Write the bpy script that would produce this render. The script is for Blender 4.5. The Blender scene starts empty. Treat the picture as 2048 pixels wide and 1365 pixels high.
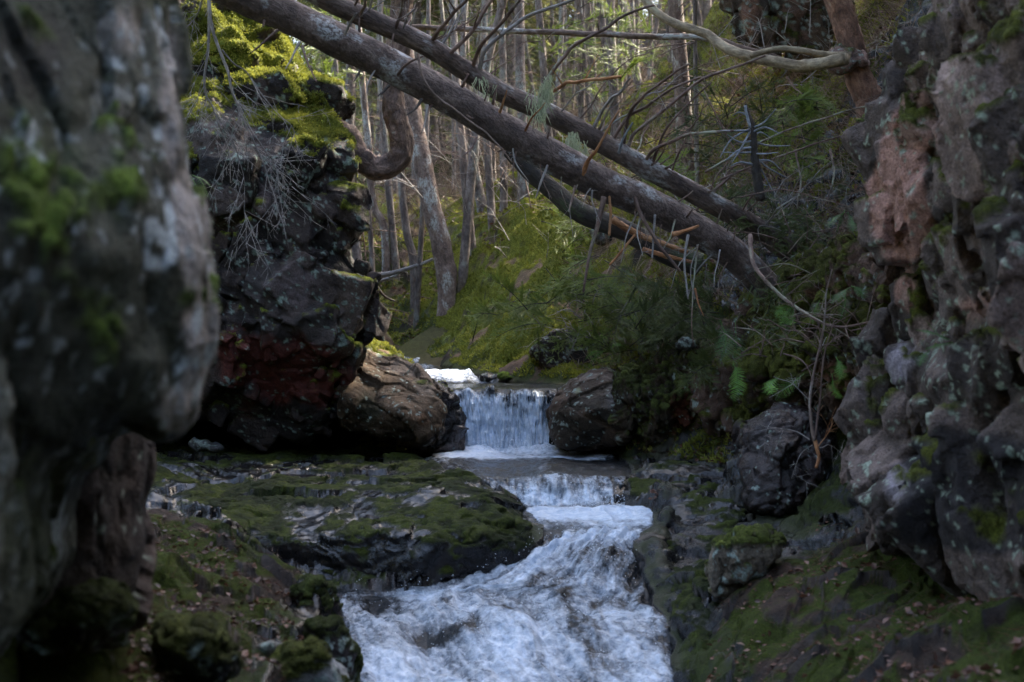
import bpy, math, random
import numpy as np
from mathutils import Vector, Matrix

F = 2844.0          # focal length of the lens in photograph pixels (50 mm)
C = bpy.context.scene.collection
rng = np.random.default_rng(7)
random.seed(7)

def P(px, py, d):
    return np.array([(px-1024.0)/F*d, d, -(py-682.5)/F*d])

def proj(V):
    y = np.maximum(V[:, 1], 0.05)
    return 1024+F*V[:, 0]/y, 682.5-F*V[:, 2]/y

def ss(a, b, x):
    t = np.clip((x-a)/(b-a), 0, 1)
    return t*t*(3-2*t)

def mix(a, b, t):
    t = t[..., None] if (np.ndim(a) and np.shape(a)[-1] == 3 and np.ndim(t) and np.shape(t)[-1] != 3) else t
    return a*(1-t)+b*t

def cmix(col, c, m):
    return col*(1-m[:, None])+np.array(c)[None, :]*m[:, None]

# ---------------------------------------------------------------- noise
def _h(ix, iy, iz, seed):
    h = (ix.astype(np.int64)*73856093) ^ (iy.astype(np.int64)*19349663) ^ (iz.astype(np.int64)*83492791) ^ (seed*2654435761 & 0xffffffff)
    h = h.astype(np.uint64) & np.uint64(0xffffffff)
    h ^= h >> np.uint64(15); h = (h*np.uint64(2246822519)) & np.uint64(0xffffffff)
    h ^= h >> np.uint64(13); h = (h*np.uint64(3266489917)) & np.uint64(0xffffffff)
    h ^= h >> np.uint64(16)
    return h.astype(np.float64)/4294967296.0

def vnoise(p, seed=0):
    i = np.floor(p).astype(np.int64); f = p-i
    u = f*f*f*(f*(f*6-15)+10)
    r = 0
    for dx in (0, 1):
        wx = u[:, 0] if dx else 1-u[:, 0]
        for dy in (0, 1):
            wy = u[:, 1] if dy else 1-u[:, 1]
            for dz in (0, 1):
                wz = u[:, 2] if dz else 1-u[:, 2]
                r = r+_h(i[:, 0]+dx, i[:, 1]+dy, i[:, 2]+dz, seed)*wx*wy*wz
    return r*2-1

def fbm(p, scale, octv=4, seed=0, gain=.5, st=(1, 1, 1)):
    q = p*np.array(st)*scale
    r = 0; a = 1; s = 0
    for o in range(octv):
        r = r+a*vnoise(q+o*17.3, seed+o*13); s += a; a *= gain; q = q*2.03
    return r/s*1.6

def worley(p, seed=0, jit=.95):
    """nearest feature distance, second distance, vector from the feature, random values of the cell"""
    i = np.floor(p).astype(np.int64)
    n = len(p)
    f1 = np.full(n, 9.); f2 = np.full(n, 9.); vec = np.zeros((n, 3)); cid = np.zeros((n, 3), np.int64)
    for dx in (-1, 0, 1):
        for dy in (-1, 0, 1):
            for dz in (-1, 0, 1):
                cx, cy, cz = i[:, 0]+dx, i[:, 1]+dy, i[:, 2]+dz
                fx = cx+.5+jit*(_h(cx, cy, cz, seed)-.5)
                fy = cy+.5+jit*(_h(cx, cy, cz, seed+1)-.5)
                fz = cz+.5+jit*(_h(cx, cy, cz, seed+2)-.5)
                ax, ay, az = p[:, 0]-fx, p[:, 1]-fy, p[:, 2]-fz
                d = np.sqrt(ax*ax+ay*ay+az*az)
                new = d < f1
                f2 = np.where(new, f1, np.minimum(f2, d))
                f1 = np.where(new, d, f1)
                vec[new, 0] = ax[new]; vec[new, 1] = ay[new]; vec[new, 2] = az[new]
                cid[new, 0] = cx[new]; cid[new, 1] = cy[new]; cid[new, 2] = cz[new]
    r = np.stack([_h(cid[:, 0], cid[:, 1], cid[:, 2], seed+k) for k in (11, 12, 13, 14)], 1)
    return f1, f2, vec, r

# ---------------------------------------------------------------- meshes
def make_mesh(name, V, faces, mat=None, attrs=None, smooth=True, parent=None, origin=None):
    """faces: list of integer arrays (n,3) or (n,4)"""
    V = np.asarray(V, float)
    if origin is not None:
        V = V-np.asarray(origin)[None, :]
    me = bpy.data.meshes.new(name)
    faces = [f for f in faces if len(f)]
    nl = sum(f.size for f in faces); nf = sum(len(f) for f in faces)
    me.vertices.add(len(V)); me.vertices.foreach_set('co', V.astype(np.float32).ravel())
    me.loops.add(nl); me.polygons.add(nf)
    me.loops.foreach_set('vertex_index', np.concatenate([f.ravel() for f in faces]).astype(np.int32))
    st = []; o = 0
    for f in faces:
        k = f.shape[1]; st.append(o+np.arange(len(f))*k); o += f.size
    me.polygons.foreach_set('loop_start', np.concatenate(st).astype(np.int32))
    me.update(calc_edges=True)
    me.validate()
    if smooth:
        me.shade_smooth()
    for k, a in (attrs or {}).items():
        a = np.asarray(a, np.float32)
        if a.ndim == 1:
            at = me.attributes.new(k, 'FLOAT', 'POINT'); at.data.foreach_set('value', a)
        elif a.shape[1] == 3:
            at = me.attributes.new(k, 'FLOAT_VECTOR', 'POINT'); at.data.foreach_set('vector', a.ravel())
    if mat:
        me.materials.append(mat)
    o = bpy.data.objects.new(name, me); C.objects.link(o)
    if origin is not None and parent is None:
        o.location = origin
    if parent is not None:
        o.parent = parent
        if origin is not None:
            o.location = Vector(origin)-parent.location
    return o

def tag(o, label=None, cat=None, group=None, kind=None):
    if label: o['label'] = label
    if cat: o['category'] = cat
    if group: o['group'] = group
    if kind: o['kind'] = kind
    return o

def empty(name, loc, label, cat, group=None):
    o = bpy.data.objects.new(name, None); C.objects.link(o); o.location = loc; o.empty_display_size = .1
    return tag(o, label, cat, group)

def vnormals(V, faces):
    N = np.zeros_like(V)
    for f in faces:
        a = V[f[:, 1]]-V[f[:, 0]]; b = V[f[:, -1]]-V[f[:, 0]]
        n = np.cross(a, b)
        for k in range(f.shape[1]):
            for c in range(3):
                N[:, c] += np.bincount(f[:, k], n[:, c], len(V))
    return N/np.maximum(np.linalg.norm(N, axis=1, keepdims=True), 1e-9)

def surface_nets(v, origin, h):
    s = v < 0
    nx, ny, nz = v.shape
    c = np.zeros((nx-1, ny-1, nz-1), np.int8)
    offs = [(a, b, d) for a in (0, 1) for b in (0, 1) for d in (0, 1)]
    for a, b, d in offs:
        c += s[a:nx-1+a, b:ny-1+b, d:nz-1+d]
    act = (c > 0) & (c < 8)
    idx = np.argwhere(act)
    im = np.full(act.shape, -1, np.int64); im[act] = np.arange(len(idx))
    acc = np.zeros((len(idx), 3)); cnt = np.zeros(len(idx))
    for a in offs:
        for b in offs:
            if sum(b)-sum(a) == 1 and all(b[k] >= a[k] for k in range(3)):
                va = v[idx[:, 0]+a[0], idx[:, 1]+a[1], idx[:, 2]+a[2]]
                vb = v[idx[:, 0]+b[0], idx[:, 1]+b[1], idx[:, 2]+b[2]]
                m = (va < 0) != (vb < 0)
                t = np.where(m, va/np.where(m, va-vb, 1), 0)
                for k in range(3):
                    acc[:, k] += np.where(m, a[k]+t*(b[k]-a[k]), 0)
                cnt += m
    V = np.asarray(origin)+h*(idx+acc/cnt[:, None])
    quads = []
    for ax in range(3):
        sl0 = [slice(1, -1)]*3; sl1 = [slice(1, -1)]*3
        sl0[ax] = slice(0, -1); sl1[ax] = slice(1, None)
        e = np.argwhere(s[tuple(sl0)] != s[tuple(sl1)])
        o1, o2 = [(1, 2), (2, 0), (0, 1)][ax]
        base = e.copy()
        for k in range(3):
            if k != ax: base[:, k] += 1
        neg = s[base[:, 0], base[:, 1], base[:, 2]]
        q = []
        for da, db in ((-1, -1), (0, -1), (0, 0), (-1, 0)):
            t = base.copy(); t[:, o1] += da; t[:, o2] += db
            q.append(im[t[:, 0], t[:, 1], t[:, 2]])
        q = np.stack(q, 1)
        q[~neg] = q[~neg][:, ::-1]
        quads.append(q)
    Q = np.concatenate(quads)
    Q = Q[(Q >= 0).all(1)]
    return V, Q

def poly_sdf(poly, X, Y):
    P_ = np.asarray(poly, float); n = len(P_)
    d = np.full(X.shape, 1e18); ins = np.zeros(X.shape, bool)
    for i in range(n):
        a = P_[i]; b = P_[(i+1) % n]; e = b-a
        wx, wy = X-a[0], Y-a[1]
        t = np.clip((wx*e[0]+wy*e[1])/max(e@e, 1e-9), 0, 1)
        d = np.minimum(d, (wx-e[0]*t)**2+(wy-e[1]*t)**2)
        if a[1] != b[1]:
            c = ((Y >= a[1]) != (Y >= b[1])) & (X < a[0]+(Y-a[1])/(b[1]-a[1])*e[0])
            ins ^= c
    d = np.sqrt(d)
    return np.where(ins, -d, d)

def rbf(pts, vals, smooth=0.0):
    pts = np.asarray(pts, float); vals = np.asarray(vals, float)
    n = len(pts); k = pts.shape[1]
    A = -np.linalg.norm(pts[:, None]-pts[None], axis=2)+np.eye(n)*-smooth
    B = np.concatenate([np.ones((n, 1)), pts], 1)
    M = np.zeros((n+k+1, n+k+1)); M[:n, :n] = A; M[:n, n:] = B; M[n:, :n] = B.T
    w = np.linalg.solve(M, np.concatenate([vals, np.zeros(k+1)]))
    def f(q):
        out = w[n]+q@w[n+1:]
        for i in range(n):
            out = out-w[i]*np.sqrt(((q-pts[i])**2).sum(1))
        return out
    return f

def crisp(poly, it=2, amp=6, seed=1):
    """subdivide an outline and roughen it so no edge runs dead straight"""
    P_ = [np.array(p, float) for p in poly]
    r = np.random.default_rng(seed)
    for k in range(it):
        Q = []
        for i in range(len(P_)):
            a, b = P_[i], P_[(i+1) % len(P_)]
            m = (a+b)/2; L = np.linalg.norm(b-a)
            nrm = np.array([-(b-a)[1], (b-a)[0]])/max(L, 1e-6)
            Q += [a, m+nrm*r.uniform(-1, 1)*min(amp, L*.18)]
        P_ = Q; amp *= .6
    return P_

def rand_rot(g, jit):
    a = g.normal(size=3)*jit
    return np.array(Matrix.Rotation(a[0], 3, 'X')@Matrix.Rotation(a[1], 3, 'Y')@Matrix.Rotation(a[2], 3, 'Z'))

def make_block(g, c, size, asp, base_rot, jit):
    R = rand_rot(g, jit)@base_rot
    pl = []
    for ax in range(3):
        for sg in (-1, 1):
            n_ = np.zeros(3); n_[ax] = sg; n_ = n_+g.normal(size=3)*.16; n_ /= np.linalg.norm(n_)
            pl.append((*(R@n_), size*asp[ax]*g.uniform(.36, .52)))
    for k in range(int(g.integers(5, 9))):
        n_ = g.normal(size=3); n_ /= np.linalg.norm(n_)
        pl.append((*(R@n_), size*g.uniform(.40, .56)*float(np.linalg.norm(n_*np.array(asp)))))
    return dict(c=np.array(c), pl=np.array(pl), r=size*max(asp)*.95, v=g.random(3))

def mass_geo(outline, dpts, T, rad, h, seed=1, amp=6, blocks=None, recess=.10):
    """closed rock body: an outline given its own distance, real size and thickness"""
    poly = crisp(outline, 2, amp, seed)
    pa = np.array(poly)
    x0, y0 = pa.min(0)-60; x1, y1 = pa.max(0)+60
    stp = max(2.0, (x1-x0)/500)
    gx = np.arange(x0, x1+stp, stp); gy = np.arange(y0, y1+stp, stp)
    GX, GY = np.meshgrid(gx, gy, indexing='ij')
    S = poly_sdf(poly, GX, GY)
    dp = np.array(dpts, float)
    if len(dp) >= 4:
        df = rbf(dp[:, :2]/500, dp[:, 2])
        q = np.stack([GX.ravel(), GY.ravel()], 1)/500
        D = np.clip(df(q), dp[:, 2].min()-.35, dp[:, 2].max()+.35).reshape(GX.shape)
    else:
        D = np.full(GX.shape, dp[:, 2].mean())
    d0, d1 = D.min(), D.max()+T
    cx = [(p-1024)/F*d for p in (x0+60, x1-60) for d in (d0, d1)]
    cz = [-(p-682.5)/F*d for p in (y0+60, y1-60) for d in (d0, d1)]
    o = np.array([min(cx)-3*h, d0-3*h-.05, min(cz)-3*h])
    n = (np.array([max(cx), d1+.05, max(cz)])+3*h-o)/h
    n = n.astype(int)+2
    X = o[0]+h*np.arange(n[0]); Y = o[1]+h*np.arange(n[1]); Z = o[2]+h*np.arange(n[2])
    out = np.empty(tuple(n), np.float32)
    for j, y in enumerate(Y):
        px = 1024+F*X/y; py = 682.5-F*Z/y
        fx = np.clip((px-gx[0])/stp, 0, len(gx)-1.001); fy = np.clip((py-gy[0])/stp, 0, len(gy)-1.001)
        ix = fx.astype(int); iy = fy.astype(int); ax = (fx-ix)[:, None]; ay = (fy-iy)[None, :]
        def bl(G):
            a = G[ix][:, iy]; b = G[ix+1][:, iy]; c = G[ix][:, iy+1]; d = G[ix+1][:, iy+1]
            return (a*(1-ax)+b*ax)*(1-ay)+(c*(1-ax)+d*ax)*ay
        s = bl(S)*y/F
        Dd = bl(D)
        dz = np.maximum(Dd-y, y-(Dd+T))
        w0 = s+rad; w1 = dz+rad
        out[:, j, :] = np.minimum(np.maximum(w0, w1), 0)+np.sqrt(np.maximum(w0, 0)**2+np.maximum(w1, 0)**2)-rad
    B = []
    if blocks:
        g = np.random.default_rng(seed+99); out += recess
        for (region, nb, s0, s1, asp, rot, jit, prot) in blocks:
            a = np.array(region, float); base_rot = np.array(Matrix.Rotation(rot, 3, 'Y')); k = 0; tries = 0
            while k < nb and tries < nb*30:
                tries += 1
                q = g.uniform(a.min(0), a.max(0))
                if poly_sdf(region, q[:1], q[1:])[0] > 0 or poly_sdf(poly, q[:1], q[1:])[0] > -4: continue
                sz = s0*(s1/s0)**(g.random()**1.6)
                ix = int(np.clip((q[0]-gx[0])/stp, 0, len(gx)-1)); iy = int(np.clip((q[1]-gy[0])/stp, 0, len(gy)-1))
                dep = D[ix, iy]+sz*asp[1]*.42-g.uniform(-.5, 1)*prot
                B.append(make_block(g, P(q[0], q[1], dep), sz, asp, base_rot, jit)); k += 1
        for b in B:
            lo = np.maximum(((b['c']-b['r']-o)/h).astype(int), 0); hi = np.minimum(((b['c']+b['r']-o)/h).astype(int)+2, n)
            if (hi <= lo).any(): continue
            sx, sy, sz_ = X[lo[0]:hi[0]]-b['c'][0], Y[lo[1]:hi[1]]-b['c'][1], Z[lo[2]:hi[2]]-b['c'][2]
            sd = np.full((len(sx), len(sy), len(sz_)), -9., np.float32)
            for (a_, b_, c_, w_) in b['pl']:
                sd = np.maximum(sd, (a_*sx)[:, None, None]+(b_*sy)[None, :, None]+(c_*sz_)[None, None, :]-w_)
            v = out[lo[0]:hi[0], lo[1]:hi[1], lo[2]:hi[2]]
            # blocks keep close to the outline of the whole
            sd = np.maximum(sd, v-recess-.16)
            out[lo[0]:hi[0], lo[1]:hi[1], lo[2]:hi[2]] = np.minimum(v, sd)
    V, Q = surface_nets(out, o, h)
    if not blocks: return V, Q
    best = np.full(len(V), 9.); sec = np.full(len(V), 9.); vv = np.zeros((len(V), 3)); vv[:] = .5
    for b in B:
        w = V-b['c']; m = np.where((np.abs(w) < b['r']+.05).all(1))[0]
        if not len(m): continue
        sd = (w[m]@b['pl'][:, :3].T-b['pl'][:, 3]).max(1)
        bt = best[m]; new = sd < bt
        sec[m] = np.where(new, bt, np.minimum(sec[m], sd)); best[m] = np.where(new, sd, bt); vv[m[new]] = b['v']
    return V, Q, best, sec-best, vv

def facets(V, N, cell, amp, st=(1, 1, 1), seed=1, warp=.12, crack=.12, tilt=1.5, rot=None):
    q = V/cell
    q = q+warp*np.stack([fbm(V, 1.3/cell, 2, seed+50+k) for k in range(3)], 1)
    if rot is not None:
        q = q@np.array(Matrix.Rotation(rot, 3, 'Y'))
    q = q*np.array(st)
    f1, f2, vec, r = worley(q, seed)
    g = (r[:, 1:4]-.5)*2*tilt
    d = (r[:, 0]-.5)*.9+(g*vec).sum(1)
    d -= crack*(1-ss(0, .13, f2-f1))
    return d*amp, r[:, 0], f2-f1
# ---------------------------------------------------------------- materials
def new_mat(name):
    m = bpy.data.materials.new(name); m.use_nodes = True
    nt = m.node_tree; nt.nodes.clear()
    out = nt.nodes.new('ShaderNodeOutputMaterial')
    b = nt.nodes.new('ShaderNodeBsdfPrincipled')
    nt.links.new(b.outputs[0], out.inputs[0])
    return m, nt, b, out

class NB:
    def __init__(s, nt): s.nt = nt
    def n(s, t, **k):
        nd = s.nt.nodes.new('ShaderNode'+t)
        for a, b in k.items(): setattr(nd, a, b)
        return nd
    def l(s, a, b): s.nt.links.new(a, b)
    def attr(s, name):
        return s.n('Attribute', attribute_name=name)
    def noise(s, vec, scale, detail=3, rough=.55, dist=0):
        nd = s.n('TexNoise'); nd.inputs['Scale'].default_value = scale; nd.inputs['Detail'].default_value = detail
        nd.inputs['Roughness'].default_value = rough; nd.inputs['Distortion'].default_value = dist
        s.l(vec, nd.inputs['Vector']); return nd.outputs[0]
    def ramp(s, fac, stops):
        nd = s.n('ValToRGB'); e = nd.color_ramp.elements
        while len(e) < len(stops): e.new(.5)
        for k, (p, c) in enumerate(stops):
            e[k].position = p; e[k].color = (*c, 1) if len(c) == 3 else c
        s.l(fac, nd.inputs[0]); return nd.outputs[0]
    def mr(s, v, a, b, c, d):
        nd = s.n('MapRange'); s.l(v, nd.inputs[0])
        for k, x in zip((1, 2, 3, 4), (a, b, c, d)): nd.inputs[k].default_value = x
        return nd.outputs[0]
    def math(s, op, a, b=None):
        nd = s.n('Math', operation=op)
        for k, x in enumerate((a, b)):
            if x is None: continue
            if isinstance(x, (int, float)): nd.inputs[k].default_value = x
            else: s.l(x, nd.inputs[k])
        return nd.outputs[0]
    def mul(s, col, f):
        nd = s.n('VectorMath', operation='SCALE'); s.l(col, nd.inputs[0]); s.l(f, nd.inputs['Scale']); return nd.outputs[0]
    def mixc(s, f, a, b):
        nd = s.n('Mix', data_type='RGBA')
        if isinstance(f, (int, float)): nd.inputs[0].default_value = f
        else: s.l(f, nd.inputs[0])
        for k, x in ((6, a), (7, b)):
            if isinstance(x, tuple): nd.inputs[k].default_value = (*x, 1)
            else: s.l(x, nd.inputs[k])
        return nd.outputs[2]
    def bump(s, h, dist, strength=1, nrm=None):
        nd = s.n('Bump'); nd.inputs['Distance'].default_value = dist; nd.inputs['Strength'].default_value = strength
        s.l(h, nd.inputs['Height'])
        if nrm is not None: s.l(nrm, nd.inputs['Normal'])
        return nd.outputs[0]

def surf_mat(name, fine=1.0, bump=1.0):
    """rock / soil / moss: colours, moss cover and roughness come with the mesh"""
    m, nt, b, out = new_mat(name); k = NB(nt)
    pos = k.n('NewGeometry').outputs['Position']
    col = k.attr('col').outputs['Vector']; moss = k.attr('moss').outputs['Fac']; rg = k.attr('rgh').outputs['Fac']
    n1 = k.noise(pos, 14*fine, 5, .65); n2 = k.noise(pos, 75*fine, 4, .7); n3 = k.noise(pos, 190*fine, 2, .6)
    v = k.n('TexVoronoi'); v.inputs['Scale'].default_value = 55*fine; k.l(pos, v.inputs['Vector'])
    f = k.mr(n1, .25, .75, .55, 1.45)
    g = k.mr(n2, .28, .72, .45, 1.6)
    c = k.mul(k.mul(col, f), g)
    # moss tips are lighter than the moss between them
    tip = k.mr(n3, .35, .7, .6, 1.5)
    one = k.math('ADD', k.math('MULTIPLY', k.math('SUBTRACT', tip, 1.0), moss), 1.0)
    c = k.mul(c, one)
    k.l(c, b.inputs['Base Color'])
    k.l(k.math('ADD', rg, k.mr(n2, .3, .7, -.12, .12)), b.inputs['Roughness'])
    b.inputs['Specular IOR Level'].default_value = .5
    hr = k.math('ADD', k.math('MULTIPLY', n1, .8), k.math('MULTIPLY', n2, .35))
    hm = k.math('ADD', k.math('MULTIPLY', n3, .5), k.math('MULTIPLY', n2, .7))
    mx = k.n('Mix'); k.l(moss, mx.inputs[0]); k.l(hr, mx.inputs[2]); k.l(hm, mx.inputs[3])
    bn = k.bump(mx.outputs[0], .045*bump/fine, .9); k.l(bn, b.inputs['Normal'])
    k.l(k.mr(rg, .15, .6, .22, .95), bn.node.inputs['Strength'])
    k.l(k.mr(rg, .2, .6, .38, .16), b.inputs['Specular IOR Level'])
    return m

def bark_mat(name, c0, c1, c2, lich=(.28, .30, .26), lam=.0, rough=.85, scale=1.0):
    m, nt, b, out = new_mat(name); k = NB(nt)
    tc = k.attr('tc').outputs['Vector']
    n1 = k.noise(tc, 9*scale, 5, .65, .4); n2 = k.noise(tc, 38*scale, 4, .7); n3 = k.noise(tc, 3.5*scale, 4, .6)
    c = k.ramp(n1, [(.3, c0), (.5, c1), (.7, c2)])
    c = k.mul(c, k.mr(n2, .3, .7, .55, 1.5))
    c = k.mul(c, k.mr(n3, .3, .7, .6, 1.35))
    lm = k.mr(n3, .60-lam, .68-lam, 0, 1)
    lm = k.math('MULTIPLY', lm, k.mr(n2, .42, .55, .1, 1))
    c = k.mixc(lm, c, lich)
    k.l(c, b.inputs['Base Color']); b.inputs['Roughness'].default_value = rough
    k.l(k.bump(k.math('ADD', n1, k.math('MULTIPLY', n2, .4)), .03, 1.0), b.inputs['Normal'])
    return m

def leaf_mat(name, ca, cb, trans=.4, rough=.5, sc=3.0):
    m, nt, b, out = new_mat(name); k = NB(nt)
    oi = k.n('ObjectInfo').outputs['Random']
    pos = k.n('NewGeometry').outputs['Position']
    va = k.attr('var').outputs['Fac']
    f = k.math('ADD', k.math('MULTIPLY', va, .7), k.math('MULTIPLY', k.noise(pos, sc, 2), .5))
    f = k.math('ADD', f, k.math('MULTIPLY', k.math('SUBTRACT', oi, .5), .25))
    c = k.ramp(f, [(.15, ca), (.95, cb)])
    k.l(c, b.inputs['Base Color']); b.inputs['Roughness'].default_value = rough
    tr = k.n('BsdfTranslucent'); k.l(c, tr.inputs['Color'])
    ms = k.n('MixShader'); ms.inputs[0].default_value = trans
    k.l(b.outputs[0], ms.inputs[1]); k.l(tr.outputs[0], ms.inputs[2]); k.l(ms.outputs[0], out.inputs[0])
    return m

def water_mat():
    m, nt, b, out = new_mat('stream_water'); k = NB(nt)
    fo = k.attr('foam').outputs['Fac']; uv = k.attr('flow').outputs['Vector']
    pos = k.n('NewGeometry').outputs['Position']
    n1 = k.noise(uv, .8, 5, .66, .3); n2 = k.noise(pos, 42, 4, .7); n3 = k.noise(pos, 15, 5, .7, .5)
    mk = k.math('ADD', fo, k.math('ADD', k.mr(n1, .2, .8, -.42, .42), k.mr(n3, .25, .75, -.28, .28)))
    mk = k.math('ADD', mk, k.mr(n2, .3, .7, -.14, .14))
    mask = k.mr(mk, .06, 1.0, 0, 1)
    deep = k.ramp(n1, [(.3, (.006, .008, .011)), (.7, (.016, .017, .018))])
    foamc = k.ramp(n3, [(.28, (.34, .44, .58)), (.68, (.80, .83, .88))])
    k.l(k.mixc(mask, deep, foamc), b.inputs['Base Color'])
    k.l(k.mr(mask, 0, 1, .05, .55), b.inputs['Roughness'])
    b.inputs['IOR'].default_value = 1.33
    b.inputs['Subsurface Weight'].default_value = 0.0
    hh = k.math('ADD', k.math('MULTIPLY', n3, .6), k.math('MULTIPLY', n2, .5))
    k.l(k.bump(hh, .022, .8), b.inputs['Normal'])
    return m

M = {}
M['rock'] = surf_mat('weathered_rock'); M['soil'] = surf_mat('forest_floor', 1.0, .8)
M['near_rock'] = surf_mat('near_rock', .9, 1.0)
M['water'] = water_mat()
M['spruce_bark'] = bark_mat('spruce_bark', (.045, .030, .025), (.115, .080, .066), (.215, .160, .135), (.38, .38, .37), .05, scale=1.3)
M['dark_bark'] = bark_mat('dark_bark', (.015, .012, .010), (.035, .028, .022), (.07, .05, .035), (.06, .08, .03), .05)
M['red_bark'] = bark_mat('red_bark', (.06, .028, .018), (.17, .085, .055), (.30, .17, .11), (.3, .28, .22), .0)
M['hook_bark'] = bark_mat('hook_bark', (.045, .026, .02), (.12, .075, .055), (.23, .15, .115), (.3, .28, .22), .0, scale=1.2)
M['pale_bark'] = bark_mat('pale_bark', (.085, .055, .042), (.19, .13, .105), (.31, .24, .20), (.46, .46, .43), .07)
M['grey_twig'] = bark_mat('grey_twig', (.16, .14, .13), (.28, .25, .23), (.38, .34, .31), (.4, .42, .38), .02)
M['brown_twig'] = bark_mat('brown_twig', (.07, .045, .035), (.16, .10, .08), (.28, .19, .15), (.30, .31, .22), .06)
M['green_branch'] = bark_mat('smooth_bark', (.14, .10, .06), (.26, .20, .13), (.38, .31, .21), (.3, .32, .2), .03)
M['raw_wood'] = bark_mat('raw_wood', (.16, .055, .02), (.34, .15, .06), (.50, .29, .15), (.6, .4, .2), -.1)
M['silver_wood'] = bark_mat('silver_wood', (.12, .13, .15), (.24, .26, .29), (.38, .40, .44), (.5, .55, .6), .0)
M['far_bark'] = bark_mat('far_bark', (.06, .045, .04), (.16, .125, .11), (.28, .235, .21), (.3, .31, .28), .05)
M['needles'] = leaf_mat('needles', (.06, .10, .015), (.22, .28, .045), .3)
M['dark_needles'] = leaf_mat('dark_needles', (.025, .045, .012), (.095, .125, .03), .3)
M['far_needles'] = leaf_mat('far_needles', (.05, .07, .02), (.20, .20, .06), .5)
M['fern'] = leaf_mat('fern_green', (.06, .16, .02), (.20, .40, .05), .4)
M['dull_fern'] = leaf_mat('dull_fern', (.035, .08, .02), (.10, .19, .05), .3)
M['litter'] = leaf_mat('dead_leaf', (.035, .017, .012), (.20, .085, .05), .15)
M['moss_tuft'] = leaf_mat('moss_tuft', (.07, .09, .010), (.30, .30, .045), .3, .8)
M['lichen'] = leaf_mat('beard_lichen', (.22, .26, .15), (.42, .46, .30), .3, .9)

M['dry_grass'] = leaf_mat('dry_twig', (.10, .06, .045), (.36, .27, .20), .1, .7)
def _drop():
    m, nt, b, out = new_mat('white_drop'); b.inputs['Base Color'].default_value = (.8, .84, .9, 1); b.inputs['Roughness'].default_value = .3; return m
M['drop'] = _drop()
# ---------------------------------------------------------------- stream profile (depth, height, left edge, right edge)
KN = np.array([
 (60, 1.2, 600, 640), (30, .25, 640, 690), (20, -.24, 750, 850), (18.5, -.345, 808, 892), (17, -.40, 825, 945), (16, -.45, 850, 1010), (15, -.462, 868, 1130),
 (14.0, -.468, 900, 1122), (13.93, -.50, 905, 1118), (13.86, -.62, 918, 1112), (13.79, -.85, 930, 1100), (13.73, -1.05, 926, 1096),
 (13.60, -1.05, 850, 1215), (13.0, -1.05, 830, 1245), (12.0, -1.055, 870, 1270), (11.2, -1.065, 940, 1262), (11.0, -1.12, 975, 1235),
 (10.78, -1.25, 1035, 1212), (10.62, -1.262, 1045, 1305), (9.9, -1.275, 1085, 1312), (9.65, -1.30, 1080, 1300), (9.35, -1.38, 1040, 1286), (9.1, -1.47, 960, 1288),
 (8.92, -1.545, 860, 1296), (8.84, -1.57, 640, 1308), (8.45, -1.66, 640, 1328), (8.1, -1.755, 660, 1350), (7.75, -1.84, 685, 1375),
 (7.4, -1.9, 690, 1400), (6.9, -1.96, 650, 1430), (5.5, -2.1, 600, 1500), (3.5, -2.3, 500, 1600)])
_o = KN[::-1]
def Wz(d): return np.interp(d, _o[:, 0], _o[:, 1])
def _wob(d, a, b): return (np.sin(d*7.3+a)*.5+np.sin(d*17.1+b)*.35+np.sin(d*3.1+b)*.5)*(1-ss(9.5, 10, d))
def Wl(d): return np.interp(d, _o[:, 0], _o[:, 2])+14*_wob(d, 1., 2.)
def Wr(d): return np.interp(d, _o[:, 0], _o[:, 3])+15*_wob(d, 4., .5)

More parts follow.
